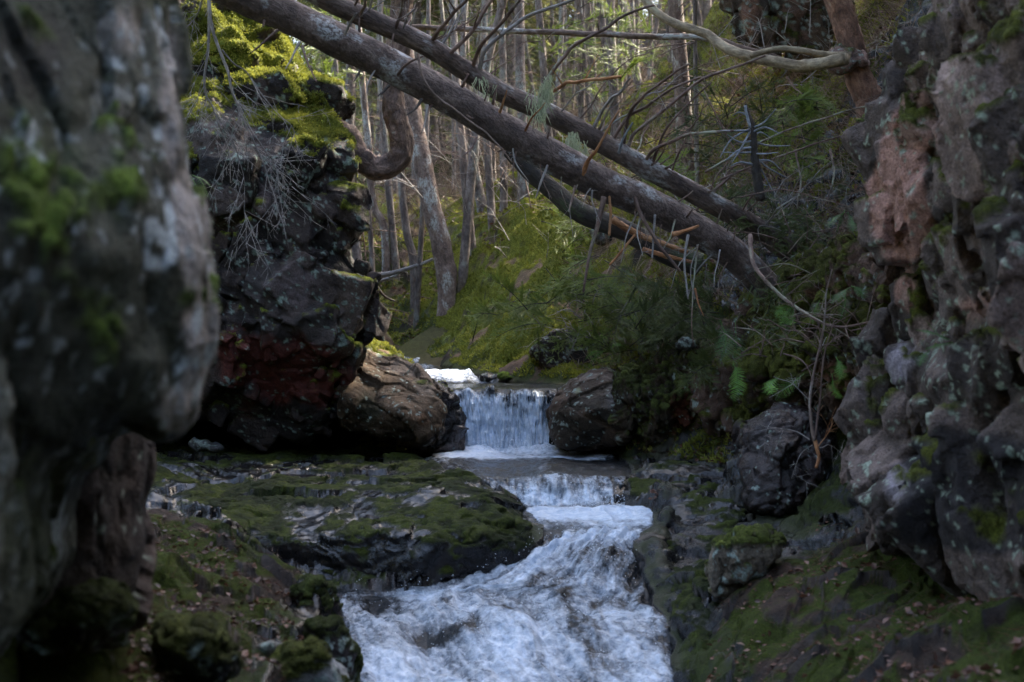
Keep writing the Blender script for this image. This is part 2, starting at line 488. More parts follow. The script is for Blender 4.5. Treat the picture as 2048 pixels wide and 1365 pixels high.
# ---------------------------------------------------------------- lie of the land: (px, py, depth)
G = [
 # slab left of the stream
 (300,905,13.0),(500,903,13.3),(700,915,13.2),(840,925,12.6),(895,936,11.9),(960,960,11.3),(1005,985,10.8),(1030,1005,10.5),(1045,1028,10.15),(1062,1052,9.8),
 (800,955,11.6),(900,972,10.9),(900,1000,10.2),(900,1030,9.5),(900,1060,9.15),(900,1100,9.05),(900,1138,9.0),(800,1020,9.6),(800,1060,9.1),(800,1100,9.0),(800,1145,8.95),
 (650,960,11.4),(650,1010,10.0),(650,1060,9.2),(650,1100,9.05),(650,1150,8.95),(1000,990,10.5),(1000,1020,9.95),(1000,1060,9.5),(1000,1098,9.35),(960,1128,9.15),
 (400,960,11.3),(300,950,11.0),(500,1010,9.8),(300,1000,9.6),(560,1080,9.15),(520,1060,9.2),(585,1130,8.95),
 # near left bank
 (430,1050,8.4),(560,1125,7.7),(610,1190,7.3),(650,1280,6.8),(690,1370,6.3),(500,1250,6.1),(560,1365,5.3),(300,1180,6.0),(420,1150,6.9),
 (300,1365,4.6),(100,1230,4.6),(0,1365,3.9),(0,1600,3.0),(300,1600,3.4),(640,1600,4.6),(-300,1300,4.0),(250,1100,7.4),(150,1150,5.6),(0,1000,9),(-500,900,9),
 (620,1500,5.2),(730,1500,6.2),
 # right of the stream
 (1262,918,12.8),(1350,932,12.0),(1310,962,11.1),(1345,1000,10.6),(1420,965,11.2),(1330,1040,10.15),(1360,1095,9.55),(1460,1005,10.3),
 (1335,1150,8.95),(1390,1255,8.2),(1430,1365,7.5),(1500,1290,7.6),(1450,1200,8.2),(1480,1090,9.0),(1600,1055,9.2),(1700,1085,8.5),
 (1560,1190,7.9),(1700,1250,6.8),(1700,1365,6.0),(1850,1120,7.6),(2048,1150,6.7),(2048,1250,5.7),(1900,1365,5.0),(2048,1365,4.7),
 (2400,1300,4.6),(2400,1000,6.5),(1450,945,11.6),(1600,985,10.2),(1500,1500,6.0),(1800,1600,4.2),(1450,1600,5.6),(2500,1700,3),
 # high ground on the right
 (1290,745,13.6),(1370,735,12.9),(1450,735,12.4),(1500,650,12.7),(1600,600,11.9),(1700,565,11.3),(1760,420,11.2),(1600,470,12.8),
 (1500,380,14.6),(1400,320,17.2),(1650,260,14.6),(1750,170,13.8),(1600,110,17.0),(1820,20,14.0),(1500,10,22),(1400,90,25),(1300,190,25),
 (1200,290,22.5),(2000,300,10.5),(2300,100,10),(2000,-200,14),(2600,200,12),
 # mossy hill beyond the fall
 (1230,742,14.9),(1150,752,15.7),(1050,745,16.7),(960,738,17.8),(880,718,19.2),(800,700,20.6),(745,690,21.5),
 (1100,640,17.6),(1180,560,17.6),(1000,640,18.6),(1100,520,19.0),(1000,560,20.0),(1010,450,21.8),(1100,405,21.5),(900,610,20.6),(900,540,21.8),
 (905,470,24.0),(960,385,25.0),(1050,345,24.5),(1200,430,19.0),(1300,480,16.2),(1300,620,14.6),(820,640,21.5),(1400,560,14),
 # forest floor beyond
 (780,600,23.5),(760,500,26.5),(850,440,29),(800,400,34),(880,360,40),(700,330,48),(850,342,62),(1000,338,80),(600,380,32),(300,330,40),
 (0,300,40),(-600,200,40),(1150,245,45),(1300,110,48),(1500,-150,50),(1200,230,80),(700,335,90),(0,250,90),(2000,-300,40),(1500,-50,90),(3000,-200,90),
 # behind the left cliff
 (300,880,14.6),(500,880,14.8),(680,850,15.6),(820,790,16.4),(700,600,17.5),(500,500,17.0),(300,300,17.0),(400,120,19),(0,100,15),(-500,-100,14),(0,500,12.5),(600,300,19.5),(730,690,18.6),(760,730,17.6),
]
gp = np.array([P(*g) for g in G])
_H0 = rbf(gp[:, :2], gp[:, 2], .02)

SHELF_L = [(200,908,13.3),(450,906,13.3),(700,918,13.2),(850,928,12.6),(900,940,11.8),(962,966,11.15),(1008,1000,10.6),(1040,1030,10.15),(1062,1056,9.8),(1045,1082,9.5),(990,1112,9.3),(945,1142,9.12),(900,1170,8.97),(850,1180,8.92),
 (760,1183,8.90),(690,1183,8.92),(610,1175,8.98),(560,1140,9.05),(470,1080,9.15),(380,1040,9.3),(250,1000,9.8)]
SHELF_R = [(1252,918,12.9),(1350,930,12.3),(1480,955,11.5),(1500,1040,9.9),(1470,1090,9.2),(1440,1180,8.5),(1460,1300,7.9),(1440,1400,7.4),(1392,1400,7.35),(1385,1365,7.6),(1352,1270,8.15),(1330,1190,8.6),(1305,1130,9.1),(1300,1060,9.65),(1318,1035,10.1),(1308,1012,10.62),(1240,985,10.85),(1238,960,11.1),(1262,940,11.8)]
def plan(sh): return np.array([P(*q)[:2] for q in sh])
def shelf_drop(x, y):
    d = np.minimum(poly_sdf(plan(SHELF_L), x, y), poly_sdf(plan(SHELF_R), x, y))
    return .16*ss(-.02, -.30, d)

def shelf(name, sh, top, label, seed, patches=(), mossb=-.25, h=.0125, zmin=-1.75):
    pl = plan(sh)
    tp = np.array([P(*q) for q in top]); tf = rbf(tp[:, :2], tp[:, 2], .01)
    lo = pl.min(0)-.15; hi = pl.max(0)+.15
    X = np.arange(lo[0], hi[0], h); Y = np.arange(lo[1], hi[1], h); Z = np.arange(zmin, tp[:, 2].max()+.25, h)
    GX, GY = np.meshgrid(X, Y, indexing='ij')
    q3 = np.stack([GX.ravel(), GY.ravel(), GX.ravel()*0], 1)
    S = poly_sdf(pl, GX+.10*fbm(q3, 1.8, 3, seed).reshape(GX.shape), GY+.10*fbm(q3, 1.8, 3, seed+1).reshape(GX.shape))
    Tt = np.clip(tf(q3[:, :2]), tp[:, 2].min()-.05, tp[:, 2].max()+.05).reshape(GX.shape)+fbm(q3, 1.1, 2, seed+2).reshape(GX.shape)*.04+.02
    out = np.empty((len(X), len(Y), len(Z)), np.float32); r = .14
    for k, z in enumerate(Z):
        w0 = S+r; w1 = (z-Tt)*.97+r
        out[:, :, k] = np.maximum(np.minimum(np.maximum(w0, w1), 0)+np.sqrt(np.maximum(w0, 0)**2+np.maximum(w1, 0)**2)-r, zmin+.05-z)
    V, Q = surface_nets(out, np.array([X[0], Y[0], Z[0]]), h)
    N = vnormals(V, [Q])
    wv = V+.12*np.stack([fbm(V, 2.2, 3, seed+5+k) for k in range(3)], 1)
    d1, r1, e1 = facets(wv, N, .42, .045, (.6, .8, 2.0), seed+10, crack=.08)
    d2, r2, e2 = facets(wv, N, .14, .012, (.6, .8, 1.5), seed+11, crack=.05)
    d3 = fbm(V, 5, 4, seed+12, .55, st=(1, 1, 1.6))*.020
    V = V+N*(d1+d2+d3)[:, None]
    N = vnormals(V, [Q]); px, py = proj(V); n = len(V)
    nA = fbm(V, 1.5, 4, seed+20); nB = fbm(V, 6, 4, seed+21); nC = fbm(V, 24, 3, seed+22)
    col = cmix(np.tile([.010, .010, .011], (n, 1)), (.022, .018, .017), ss(-.3, .6, nB+nA*.5)*.8+r1*.2)
    for (c_, lst) in patches:
        m = ss(.4, .6, spots(px, py, lst)+nB*.2); col = cmix(col, c_, m*.8)
    rgh = .13+.16*ss(-.4, .5, nA+nC*.5)
    mm = ss(-.05, .12, mossb+N[:, 2]*.5+nA*.5+nB*.35-.5*ss(.05, .0, V[:, 2]-Wz(V[:, 1])))
    mc = cmix(np.tile([.022, .030, .007], (n, 1)), (.060, .075, .012), ss(-.1, .6, nB+.4*nC))
    col = col*(1-mm[:, None])+mc*mm[:, None]; rgh = rgh*(1-mm)+.7*mm
    V = V+N*(mm*(.010+nC*.010))[:, None]
    o = make_mesh(name, V, [Q], M['rock'], dict(col=col, moss=mm, rgh=rgh), origin=(float(V[:, 0].mean()), float(V[:, 1].mean()), zmin))
    return tag(o, label, 'rock ledge')

def ground(x, y, rel=True):
    """height of the ground; the streambed follows the water"""
    q = np.stack([x, y], 1)
    z = np.where(y > 2.2, 0, 0)+_H0(q)
    z = np.clip(z, -3, 22)
    q3 = np.stack([x, y, z*0], 1)
    px = 1024+F*x/np.maximum(y, .3)
    far = ss(14.5, 16.5, y)
    z = z+far*(fbm(q3, .9, 3, 3)*.28+fbm(q3, .35, 2, 33)*.3*ss(17, 22, y))
    # cushions of moss and stone on the hill
    f1, f2, v, r = worley(np.stack([x, y, z*.9], 1)/.55, 5)
    z = z+far*(.55-f1)*.42*(r[:, 0]*.8+.4)
    f1, f2, v, r = worley(np.stack([x, y, z], 1)/.2, 6)
    near = 1-ss(13, 15, y)
    z = z+(.5-f1)*.07*(1.7*far+.35*near)
    z = z+near*fbm(q3, 1.6, 3, 8)*.07
    # stepped, water-worn ledges of the slabs
    sl = near*(ss(8.3, 9.2, y))
    sl = sl*(1-.85*np.exp(-((y-9.05)/.22)**2))
    stp = fbm(q3, 2.2, 3, 21, st=(.7, 1.5, 1))
    led = np.floor(stp*5)/5+ss(.72, 1, stp*5-np.floor(stp*5))/5
    z = z+sl*(led*.13+fbm(q3, 9, 3, 22, st=(.8, 1.6, 1))*.030+np.abs(fbm(q3, 4.5, 3, 27, st=(.8, 1.5, 1)))*-.06)
    wq = np.stack([x+fbm(q3, 4, 2, 67)*.08, y*1.3+fbm(q3, 4, 2, 68)*.08, x*0], 1)
    f1b, f2b, vb, rb = worley(wq/.30, 66)
    z = z+sl*((rb[:, 0]-.5)*.05+((rb[:, 1:3]-.5)*vb[:, :2]).sum(1)*.07)
    f1b, f2b, vb, rb = worley(wq/.11, 69)
    z = z+sl*((rb[:, 0]-.5)*.018+((rb[:, 1:3]-.5)*vb[:, :2]).sum(1)*.02)
    f1b, f2b, vb, rb = worley(np.stack([x, y, x*0], 1)/.24, 71)
    z = z+near*(1-sl)*((rb[:, 0]-.5)*.06+((rb[:, 1:3]-.5)*vb[:, :2]).sum(1)*.14)
    z = z+(near*(1-sl))*(fbm(q3, 5, 3, 23)*.035+(r[:, 0]-.5)*.03)
    z = z-shelf_drop(x, y)
    # the channel
    L, R, W = (Wl(y)-1024)/F*y, (Wr(y)-1024)/F*y, Wz(y)
    e = .10+fbm(q3, 2.5, 2, 40)*.05
    m = ss(-e, .14, x-L)*ss(-e, .14, R-x)
    m = m*(y > 3.3)*(1-ss(19.7, 20.6, y))
    bed = W-.16+fbm(q3, 3, 3, 41)*.05
    z2 = z*(1-m)+bed*m
    # banks never drown in the stream outside the channel
    rel_ = np.clip(sl*(led*.10+.03)+.03+fbm(q3, 6, 2, 77)*.03, .008, .3)
    out_ = np.maximum(np.maximum(L-x, x-R), 0)
    keep = (y > 3.3) & (y < 21) & (out_ < 2.0)
    fl_ = W-shelf_drop(x, y)+rel_*ss(0, .18, out_)+far*np.minimum(out_, .8)*(.55+.5*fbm(q3, 2.2, 3, 78))
    return np.where((m < .5) & keep, np.maximum(z2, fl_), z2)

def terrain():
    pxs = np.concatenate([np.linspace(-1500, -100, 60), np.linspace(-80, 2130, 620), np.linspace(2150, 3600, 60)])
    ds = np.exp(np.concatenate([np.linspace(math.log(2.6), math.log(6), 110), np.linspace(math.log(6.02), math.log(30), 800), np.linspace(math.log(30.3), math.log(130), 120)]))
    D, X = np.meshgrid(ds, pxs, indexing='ij')
    x = ((X-1024)/F*D).ravel(); y = D.ravel()
    z = ground(x, y)
    V = np.stack([x, y, z], 1)
    nr, nc = D.shape
    i = np.arange(nr*nc).reshape(nr, nc)
    Q = np.stack([i[:-1, :-1].ravel(), i[:-1, 1:].ravel(), i[1:, 1:].ravel(), i[1:, :-1].ravel()], 1)
    N = vnormals(V, [Q])
    # stratified, broken ledges: displaced along the surface itself
    i_ = np.where((y > 8.0) & (y < 14.8) & (np.abs(x) < 4.5))[0]
    g1 = ss(8.1, 8.9, y[i_])*(1-ss(14.2, 14.8, y[i_]))
    inw = ss(-.02, .10, np.maximum((Wl(y[i_])-1024)/F*y[i_]-x[i_], x[i_]-(Wr(y[i_])-1024)/F*y[i_]))
    da, ra, ea = facets(V[i_], N[i_], .40, .045, (.6, .7, 2.2), 301, crack=.15)
    db, rb_, eb = facets(V[i_], N[i_], .13, .013, (.6, .8, 1.6), 302, crack=.15)
    V[i_] += N[i_]*((da+db+fbm(V[i_], 20, 3, 303)*.006)*g1*inw)[:, None]
    x, y, z = V[:, 0], V[:, 1], V[:, 2]
    N = vnormals(V, [Q])
    px, py = proj(V)
    n = len(V)
    far_ = ss(13.5, 15, y)
    nA = fbm(V, 1.2, 4, 90); nB = fbm(V, 4.5, 4, 91); nC = fbm(V, 14, 3, 92)
    col = np.tile([.050, .033, .024], (n, 1))
    col = cmix(col, (.10, .055, .035), ss(.0, .5, nB+nC*.6)*.8)
    rgh = np.full(n, .85)
    rock = np.zeros(n)
    # wet slabs and ledges beside the stream
    sl = ss(8.2, 9.0, y)*(1-ss(14, 15, y))*ss(-1.5, -1.2, -np.abs(z+.0)*0-1.0)
    sl = np.maximum(sl, (np.abs(x-((Wl(y)+Wr(y))/2-1024)/F*y) < (Wr(y)-Wl(y))/2/F*y+.25)*1.0)
    steep = 1-ss(.45, .8, N[:, 2])
    rk = np.clip(sl*(1-ss(14, 15.5, y))+steep*.6, 0, 1)
    rc = cmix(np.tile([.009, .009, .010], (n, 1)), (.030, .025, .023), ss(-.1, .6, nB+nC*.5))
    col = col*(1-rk[:, None])+rc*rk[:, None]
    rgh = rgh*(1-rk)+(.17+.16*ss(-.3, .4, nA+nC*.4)+.45*ss(13.5, 15, y))*rk
    # moss
    hill = ss(14.3, 15.5, y)*ss(700, 760, px)*(1-ss(29, 34, y))
    lf = ss(24, 29, y)
    mm = ss(-.16, .12, nA*.55+nB*.55+(N[:, 2]-.62)*1.1+hill*.66-lf*.35+(1-hill)*.04-sl*.20+nC*.2)
    brown = ss(.36, .55, fbm(V, 2.6, 4, 95)+nC*.12)*hill
    mm = mm*(1-.85*brown)
    mm = mm*(1-ss(.0, .12, .06-(z-Wz(y)))*(px > Wl(y)-20)*(px < Wr(y)+20))
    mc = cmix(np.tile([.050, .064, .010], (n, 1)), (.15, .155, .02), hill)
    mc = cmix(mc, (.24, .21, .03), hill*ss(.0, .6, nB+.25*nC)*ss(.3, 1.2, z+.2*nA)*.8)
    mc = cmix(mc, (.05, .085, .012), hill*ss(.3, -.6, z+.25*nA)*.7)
    mc = cmix(mc, (.036, .048, .009), sl*.85)
    mm = mm*(1-.75*ss(-.05, .15, x-(Wr(y)-1024)/F*y)*ss(1.3, .7, x-(Wr(y)-1024)/F*y)*ss(8.3, 8.8, y)*(1-ss(12.5, 13.2, y)))
    mm = mm*(1-.6*ss(1150, 1350, px)*far_*ss(.0, .25, fbm(V, 1.7, 2, 99)+.1))
    leaf = ss(.1, .3, brown)
    col = cmix(col, (.17, .10, .075), leaf*.7*(1-rk))
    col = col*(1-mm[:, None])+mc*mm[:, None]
    rgh = rgh*(1-mm)+(.9*(1-sl*.35))*mm
    o = make_mesh('ground', V, [Q], M['soil'], dict(col=col, moss=mm, rgh=rgh))
    return tag(o, 'rocky mossy forest ground, wet slabs beside the stream and the hill beyond', None, None, 'structure')

def far_ground():
    xs = np.arange(-140, 141, 2.0); ys = np.arange(-90, 241, 2.0)
    X, Y = np.meshgrid(xs, ys, indexing='ij')
    z = _H0(np.stack([X.ravel(), np.maximum(Y.ravel(), 3)], 1))
    z = np.clip(z, -3, 14)-.9
    # the gorge goes on behind the viewer, walls raised to cut sky light
    back = ss(4, -2, Y.ravel()); ax = np.abs(X.ravel())
    z = z*(1-back)+back*(-2.6+ss(1.6, 4.5, ax)*9+ss(-5, -11, Y.ravel())*7)
    V = np.stack([X.ravel(), Y.ravel(), z], 1)
    nr, nc = X.shape; i = np.arange(nr*nc).reshape(nr, nc)
    Q = np.stack([i[:-1, :-1].ravel(), i[1:, :-1].ravel(), i[1:, 1:].ravel(), i[:-1, 1:].ravel()], 1)
    n = len(V); nb = fbm(V, .3, 3, 9)
    col = cmix(np.tile([.05, .035, .02], (n, 1)), (.06, .075, .015), ss(-.2, .3, nb))
    o = make_mesh('forest_ground', V, [Q], M['soil'], dict(col=col, moss=ss(-.2, .3, nb), rgh=np.full(n, .9)))
    return tag(o, 'forest ground reaching away on every side of the gorge', None, None, 'structure')

# ---------------------------------------------------------------- water
def water():
    kn = KN[(KN[:, 0] <= 24) | (KN[:, 0] == 30)]
    kn = KN[1:-1]
    dd, zz = kn[:, 0], kn[:, 1]
    seg = np.sqrt(np.diff(dd)**2+np.diff(zz)**2); arc = np.concatenate([[0], np.cumsum(seg)])
    st = []
    a = 0
    while a < arc[-1]:
        st.append(a); d = np.interp(a, arc, dd); a += max(.006, .0011*d) if d > 13.7 and d < 14.1 else .0013*d
    st = np.array(st)
    d = np.interp(st, arc, dd); z0 = np.interp(st, arc, zz); L = np.interp(st, arc, kn[:, 2])+14*_wob(d, 1., 2.); R = np.interp(st, arc, kn[:, 3])+15*_wob(d, 4., .5)
    ker = np.ones(5)/5
    z0 = np.convolve(np.pad(z0, 2, 'edge'), ker, 'valid')
    nc = 300
    s = np.linspace(0, 1, nc)
    ext = 14.0
    fall = ss(14.05, 13.95, d)*ss(13.6, 13.72, d)
    ext = ext*(1-fall)
    PX = (L-ext)[:, None]+(R-L+2*ext)[:, None]*s[None]
    D = np.repeat(d[:, None], nc, 1)
    x = ((PX-1024)/F*D).ravel(); y = D.ravel(); z = np.repeat(z0[:, None], nc, 1).ravel()
    T = np.repeat(st[:, None], nc, 1).ravel(); S = np.tile(s, (len(st), 1)).ravel()
    fl = np.repeat(fall[:, None], nc, 1).ravel()
    pxv = PX.ravel(); pyv = 682.5-F*z/y
    Wd = (np.repeat((R-L)[:, None], nc, 1).ravel())/F*y
    q = np.stack([x, T, z*0], 1)
    wx = fbm(q*np.array([1, .35, 1]), 2.2, 3, 61)*.22
    xf = np.where(y < 10.72, (S-.5)*1.9+.05*np.sin(T*2.1), x)
    flow = np.stack([(xf+wx*1.0)*11, T*4.2, x*0], 1)
    fallflow = np.stack([x*34+fbm(q, 5, 2, 4)*1.2, T*5.5, x*0], 1)
    flow = flow*(1-fl[:, None])+fallflow*fl[:, None]
    def band(a, b, c, e): return ss(a, b, y)*(1-ss(c, e, y))
    up = band(15.3, 15.8, 24, 25)                       # riffle above the fall
    pool1 = band(11.25, 11.5, 13.6, 13.7)
    f2 = band(10.72, 10.85, 11.15, 11.4)
    pool2 = band(9.75, 9.95, 10.6, 10.72)
    casc = (1-ss(9.55, 9.8, y))
    amp = up*.05+f2*.03+pool1*.020+pool2*.014+casc*.058+.005
    amp = amp*(1-fl)
    u = (S-.5)*1.9+.05*np.sin(T*2.1)
    xs = np.where(y < 10.72, u, x)
    q5 = np.stack([xs, T*.42, z*0], 1)
    nb = fbm(q5, 3.2, 4, 10, .5); nr = 1-np.abs(fbm(q5*np.array([1, .5, 1]), 3.0, 3, 12, .5))*2
    nf = fbm(np.stack([x, T*.7, z], 1), 13, 4, 15, .62)
    z = z+amp*(nb*.9+nr*.5-.2+nf*.35)
    # lobes of water pushed out by the stones under it
    for (a, b, r_, h_) in ((1215, 1130, 60, .10), (1130, 1180, 45, .06), (1290, 1180, 40, .07), (1000, 1240, 60, .08), (860, 1225, 60, .05), (1180, 1260, 80, .07), (1300, 1250, 55, .08), (760, 1260, 45, .05)):
        z = z+.55*casc*h_*np.exp(-(((pxv-a)/r_)**2+((pyv-b)/(r_*.45))**2))
    # the sheet of the fall: ropes of water standing out toward the viewer
    rope = fbm(np.stack([x*26, T*2.2, x*0], 1), 1, 4, 30, .6)
    rope2 = fbm(np.stack([x*60, T*9, x*0], 1), 1, 3, 31, .6)
    y2 = y-fl*(.05+rope*.08+rope2*.022+nf*.02)
    y2 = y2-f2*(rope*.04+nf*.03)
    z = z+fl*rope2*.012
    lipn = fbm(np.stack([x*9, x*0, x*0], 1), 1, 3, 35)
    z = z+np.exp(-((T-np.interp(13.96, dd[::-1], arc[::-1]))/.09)**2)*(lipn*.055-.012)
    # foot of the falls boils up
    b1 = np.exp(-((y-13.58)/.12)**2)*(pxv > 880)*(pxv < 1180); z = z+b1*(.045+.04*fbm(q, 8, 3, 33))
    b2 = np.exp(-((y-10.62)/.1)**2); z = z+b2*(.03+.03*fbm(q, 7, 3, 34))
    edge = np.minimum(S, 1-S)
    ed = edge*Wd+fbm(q, 6, 3, 44)*.05
    z = z-(1-ss(-.01, .09, ed))*.07*(1-fl)
    # foam
    foam = np.full(len(x), -.1)
    foam += up*(.38+nb*.6)
    foam += ss(14.9, 14.0, y)*(y > 14)*.05
    holes = fbm(np.stack([x*16, z*16, x*0], 1), 1, 3, 36)
    foam += fl*(.72+.55*ss(-.5, -.80, z)+rope*.75-.55*ss(.05, .5, holes)*ss(-.85, -.5, z)+.3*np.exp(-((pxv-960)/40)**2)+.3*np.exp(-((pxv-1070)/26)**2)-.25*np.exp(-((pxv-1012)/16)**2))
    foam += ss(12.55, 12.95, y+nb*.15)*(1-ss(13.7, 13.8, y))*1.0*ss(850, 900, pxv)*(1-ss(1170, 1240, pxv))
    foam += pool1*(.12+.4*nb-.15*ss(13.2, 12.5, y))
    foam += f2*(.52+.5*ss(-1.10, -1.24, z)+rope*.4+.5*ss(1080, 1000, pxv)*0)
    foam += np.exp(-((y-10.42)/.30)**2)*1.1
    foam += (.35+.5*nb)*np.exp(-((y-9.72)/.2)**2)
    foam += pool2*(.55+.4*nb+.3*ss(1200, 1090, pxv)*0)
    side = ss(640, 1000, pxv+(pyv-1180)*1.1)
    big = fbm(np.stack([xs, T*.4, x*0], 1), 1.7, 3, 62)
    streak = fbm(np.stack([(xs+wx*.4)*9, T*1.3, x*0], 1), 1, 4, 63, .6)
    foam += casc*(.72+.34*nb+.10*nr+.36*streak+.28*big-.85*(1-side))
    foam += casc*.5*np.exp(-(((pyv-1183)/9)**2))*ss(780, 820, pxv)*(1-ss(900, 940, pxv))
    for (a, b, ra, rb_, w_) in ((1215, 1122, 60, 24, .7), (1130, 1190, 26, 10, .7), (1225, 1200, 45, 18, .5), (1005, 1225, 34, 12, .8), (900, 1262, 60, 13, .7), (1190, 1345, 40, 12, .5), (1060, 1075, 30, 20, .5), (780, 1290, 60, 18, .5)):
        foam -= casc*w_*.75*(.8+.5*nb+.4*nf)*np.exp(-(((pxv-a)/ra)**2+((pyv-b)/rb_)**2))
    foam -= (1-ss(.0, .16, ed+.05*nb))*.7*(1-fl)
    foam -= casc*.45*np.exp(-(((pxv-850)/90)**2+((pyv-1262)/16)**2))
    V = np.stack([x, y2, z], 1)
    nr_ = len(st); i = np.arange(nr_*nc).reshape(nr_, nc)
    Q = np.stack([i[:-1, :-1].ravel(), i[1:, :-1].ravel(), i[1:, 1:].ravel(), i[:-1, 1:].ravel()], 1)
    o = make_mesh('water', V, [Q], M['water'], dict(foam=foam, flow=flow))
    tag(o, 'white foaming stream water dropping in two small falls over the ledges', None, None, 'structure')
    return V, foam

# ---------------------------------------------------------------- rock colouring
def spots(px, py, lst, base=0.):
    m = np.full(len(px), base)
    for (a, b, rx, ry, w) in lst:
        m = m+w*np.exp(-(((px-a)/rx)**2+((py-b)/ry)**2))
    return m

BODY = {}
def rock_body(name, outline, dpts, T, rad, h, cols, label, cat, seed=1, cell=.35, amp=.06, st=(1, 1, 1), rot=None, small=.4,
              moss=-.2, mosslist=(), lich=.0, lichlist=(), red=(), wet=.0, wetlist=(), mosscol=(.06, .07, .012), lichcol=(.30, .36, .32),
              paint=(), kind=None, mat='rock', group=None, oamp=6, crack=.3, noise=.015, mossgeo=.02, bright=1.0, crackmoss=0., blocks=None, recess=.10, lsc=9., lsp2=1., stain=False):
    mg = mass_geo(outline, dpts, T, rad, h, seed, oamp, blocks, recess)
    V, Q = mg[:2]
    N = vnormals(V, [Q])
    d1, r1, e1 = facets(V, N, cell, amp, st, seed, crack=crack, rot=rot)
    d2, r2, e2 = facets(V, N, cell*.36, amp*small, st, seed+7, crack=crack, rot=rot)
    if blocks:
        inside = ss(.035, .0, mg[2]); r1 = mg[4][:, 0]; r2 = r2*.6+mg[4][:, 1]*.4
        d1 = d1*.10; d2 = d2*.45; e1 = np.where(mg[2] > .02, 0, mg[3])
    d3 = fbm(V, 1.1/cell, 4, seed+3)*noise
    d4 = fbm(V, 16, 3, seed+4)*.006
    V0 = V
    Dv = np.array([0., -.97, .22]); k_ = .6*np.clip(N@Dv, 0, 1)[:, None]
    V = V+(N*(1-k_)+Dv*k_)*(d1+d2)[:, None]+N*(d3+d4)[:, None]
    N = vnormals(V, [Q])
    px, py = proj(V)
    n = len(V)
    nA = fbm(V, 1.6, 4, seed+20); nB = fbm(V, 6, 4, seed+21); nC = fbm(V, 24, 3, seed+22)
    c = np.array(cols)
    t = np.clip(r1*.75+r2*.25+.15*nA, 0, .999)*(len(c)-1)
    i0 = t.astype(int); f = (t-i0)[:, None]
    col = c[i0]*(1-f)+c[np.minimum(i0+1, len(c)-1)]*f
    col = col*(1+.35*nB[:, None])
    if stain:
        sm = ss(.02, .30, fbm(V*np.array([1, 1, .45]), 2.2, 4, seed+41)+nB*.2); col = cmix(col, (.016, .017, .012), sm*.8)
        gm = ss(.05, .35, fbm(V*np.array([1, 1, .6]), 3.1, 4, seed+42)+nB*.25); col = cmix(col, (.055, .062, .034), gm*.6)
    for (rc, lst, th) in paint:
        m = ss(th-.15, th+.15, spots(px, py, lst)+nB*.25+nA*.25)
        col = cmix(col, rc, m*.85)
    rgh = np.full(n, .72)
    w = np.clip(wet+spots(px, py, wetlist), 0, 1)
    rgh = rgh*(1-w)+.28*w
    col = col*(1-.45*w[:, None])
    lsp = lich+spots(px, py, lichlist)
    lm = ss(.42, .52, fbm(V, lsc, 4, seed+30, .65)*.9+nC*.35+lsp)
    lm = np.maximum(lm, lsp2*ss(.40, .50, fbm(V, 30, 2, seed+33)+lsp*.8-.22))
    col = cmix(col, lichcol, lm*.85)
    rgh = np.maximum(rgh, lm*.9)
    mm = ss(-.05, .15, moss+spots(px, py, mosslist)+N[:, 2]*.55+nA*.35+nB*.28+crackmoss*(1-ss(.02, .22, e1)))
    mc = cmix(np.tile(mosscol, (n, 1)), tuple(np.array(mosscol)*1.9), ss(0, .6, nB+.4*nC))
    col = col*(1-mm[:, None])+mc*mm[:, None]
    rgh = rgh*(1-mm)+.92*mm
    V = V+N*(mm*(mossgeo+nC*mossgeo*.8))[:, None]
    col = np.clip(col*bright, .004, .9)
    o = make_mesh(name, V, [Q], M[mat], dict(col=col, moss=mm, rgh=rgh), origin=tuple(V.mean(0)*np.array([1, 1, 0])+np.array([0, 0, V[:, 2].min()])))
    tag(o, label, cat, group, kind)
    BODY[name if name != 'cliff' else {21: 'left', 51: 'right', 11: 'near'}[seed]] = (V, N, mm)
    return o
GREY = [(.014, .013, .012), (.032, .030, .027), (.06, .055, .05), (.12, .112, .105)]
DARK = [(.017, .014, .013), (.040, .032, .030), (.070, .052, .047), (.105, .078, .068)]
PINK = [(.06, .045, .04), (.15, .10, .085), (.26, .165, .14), (.34, .23, .20)]
ROCKS = {}
NEARC = [(.018, .020, .013), (.044, .047, .034), (.085, .087, .068), (.15, .148, .125)]
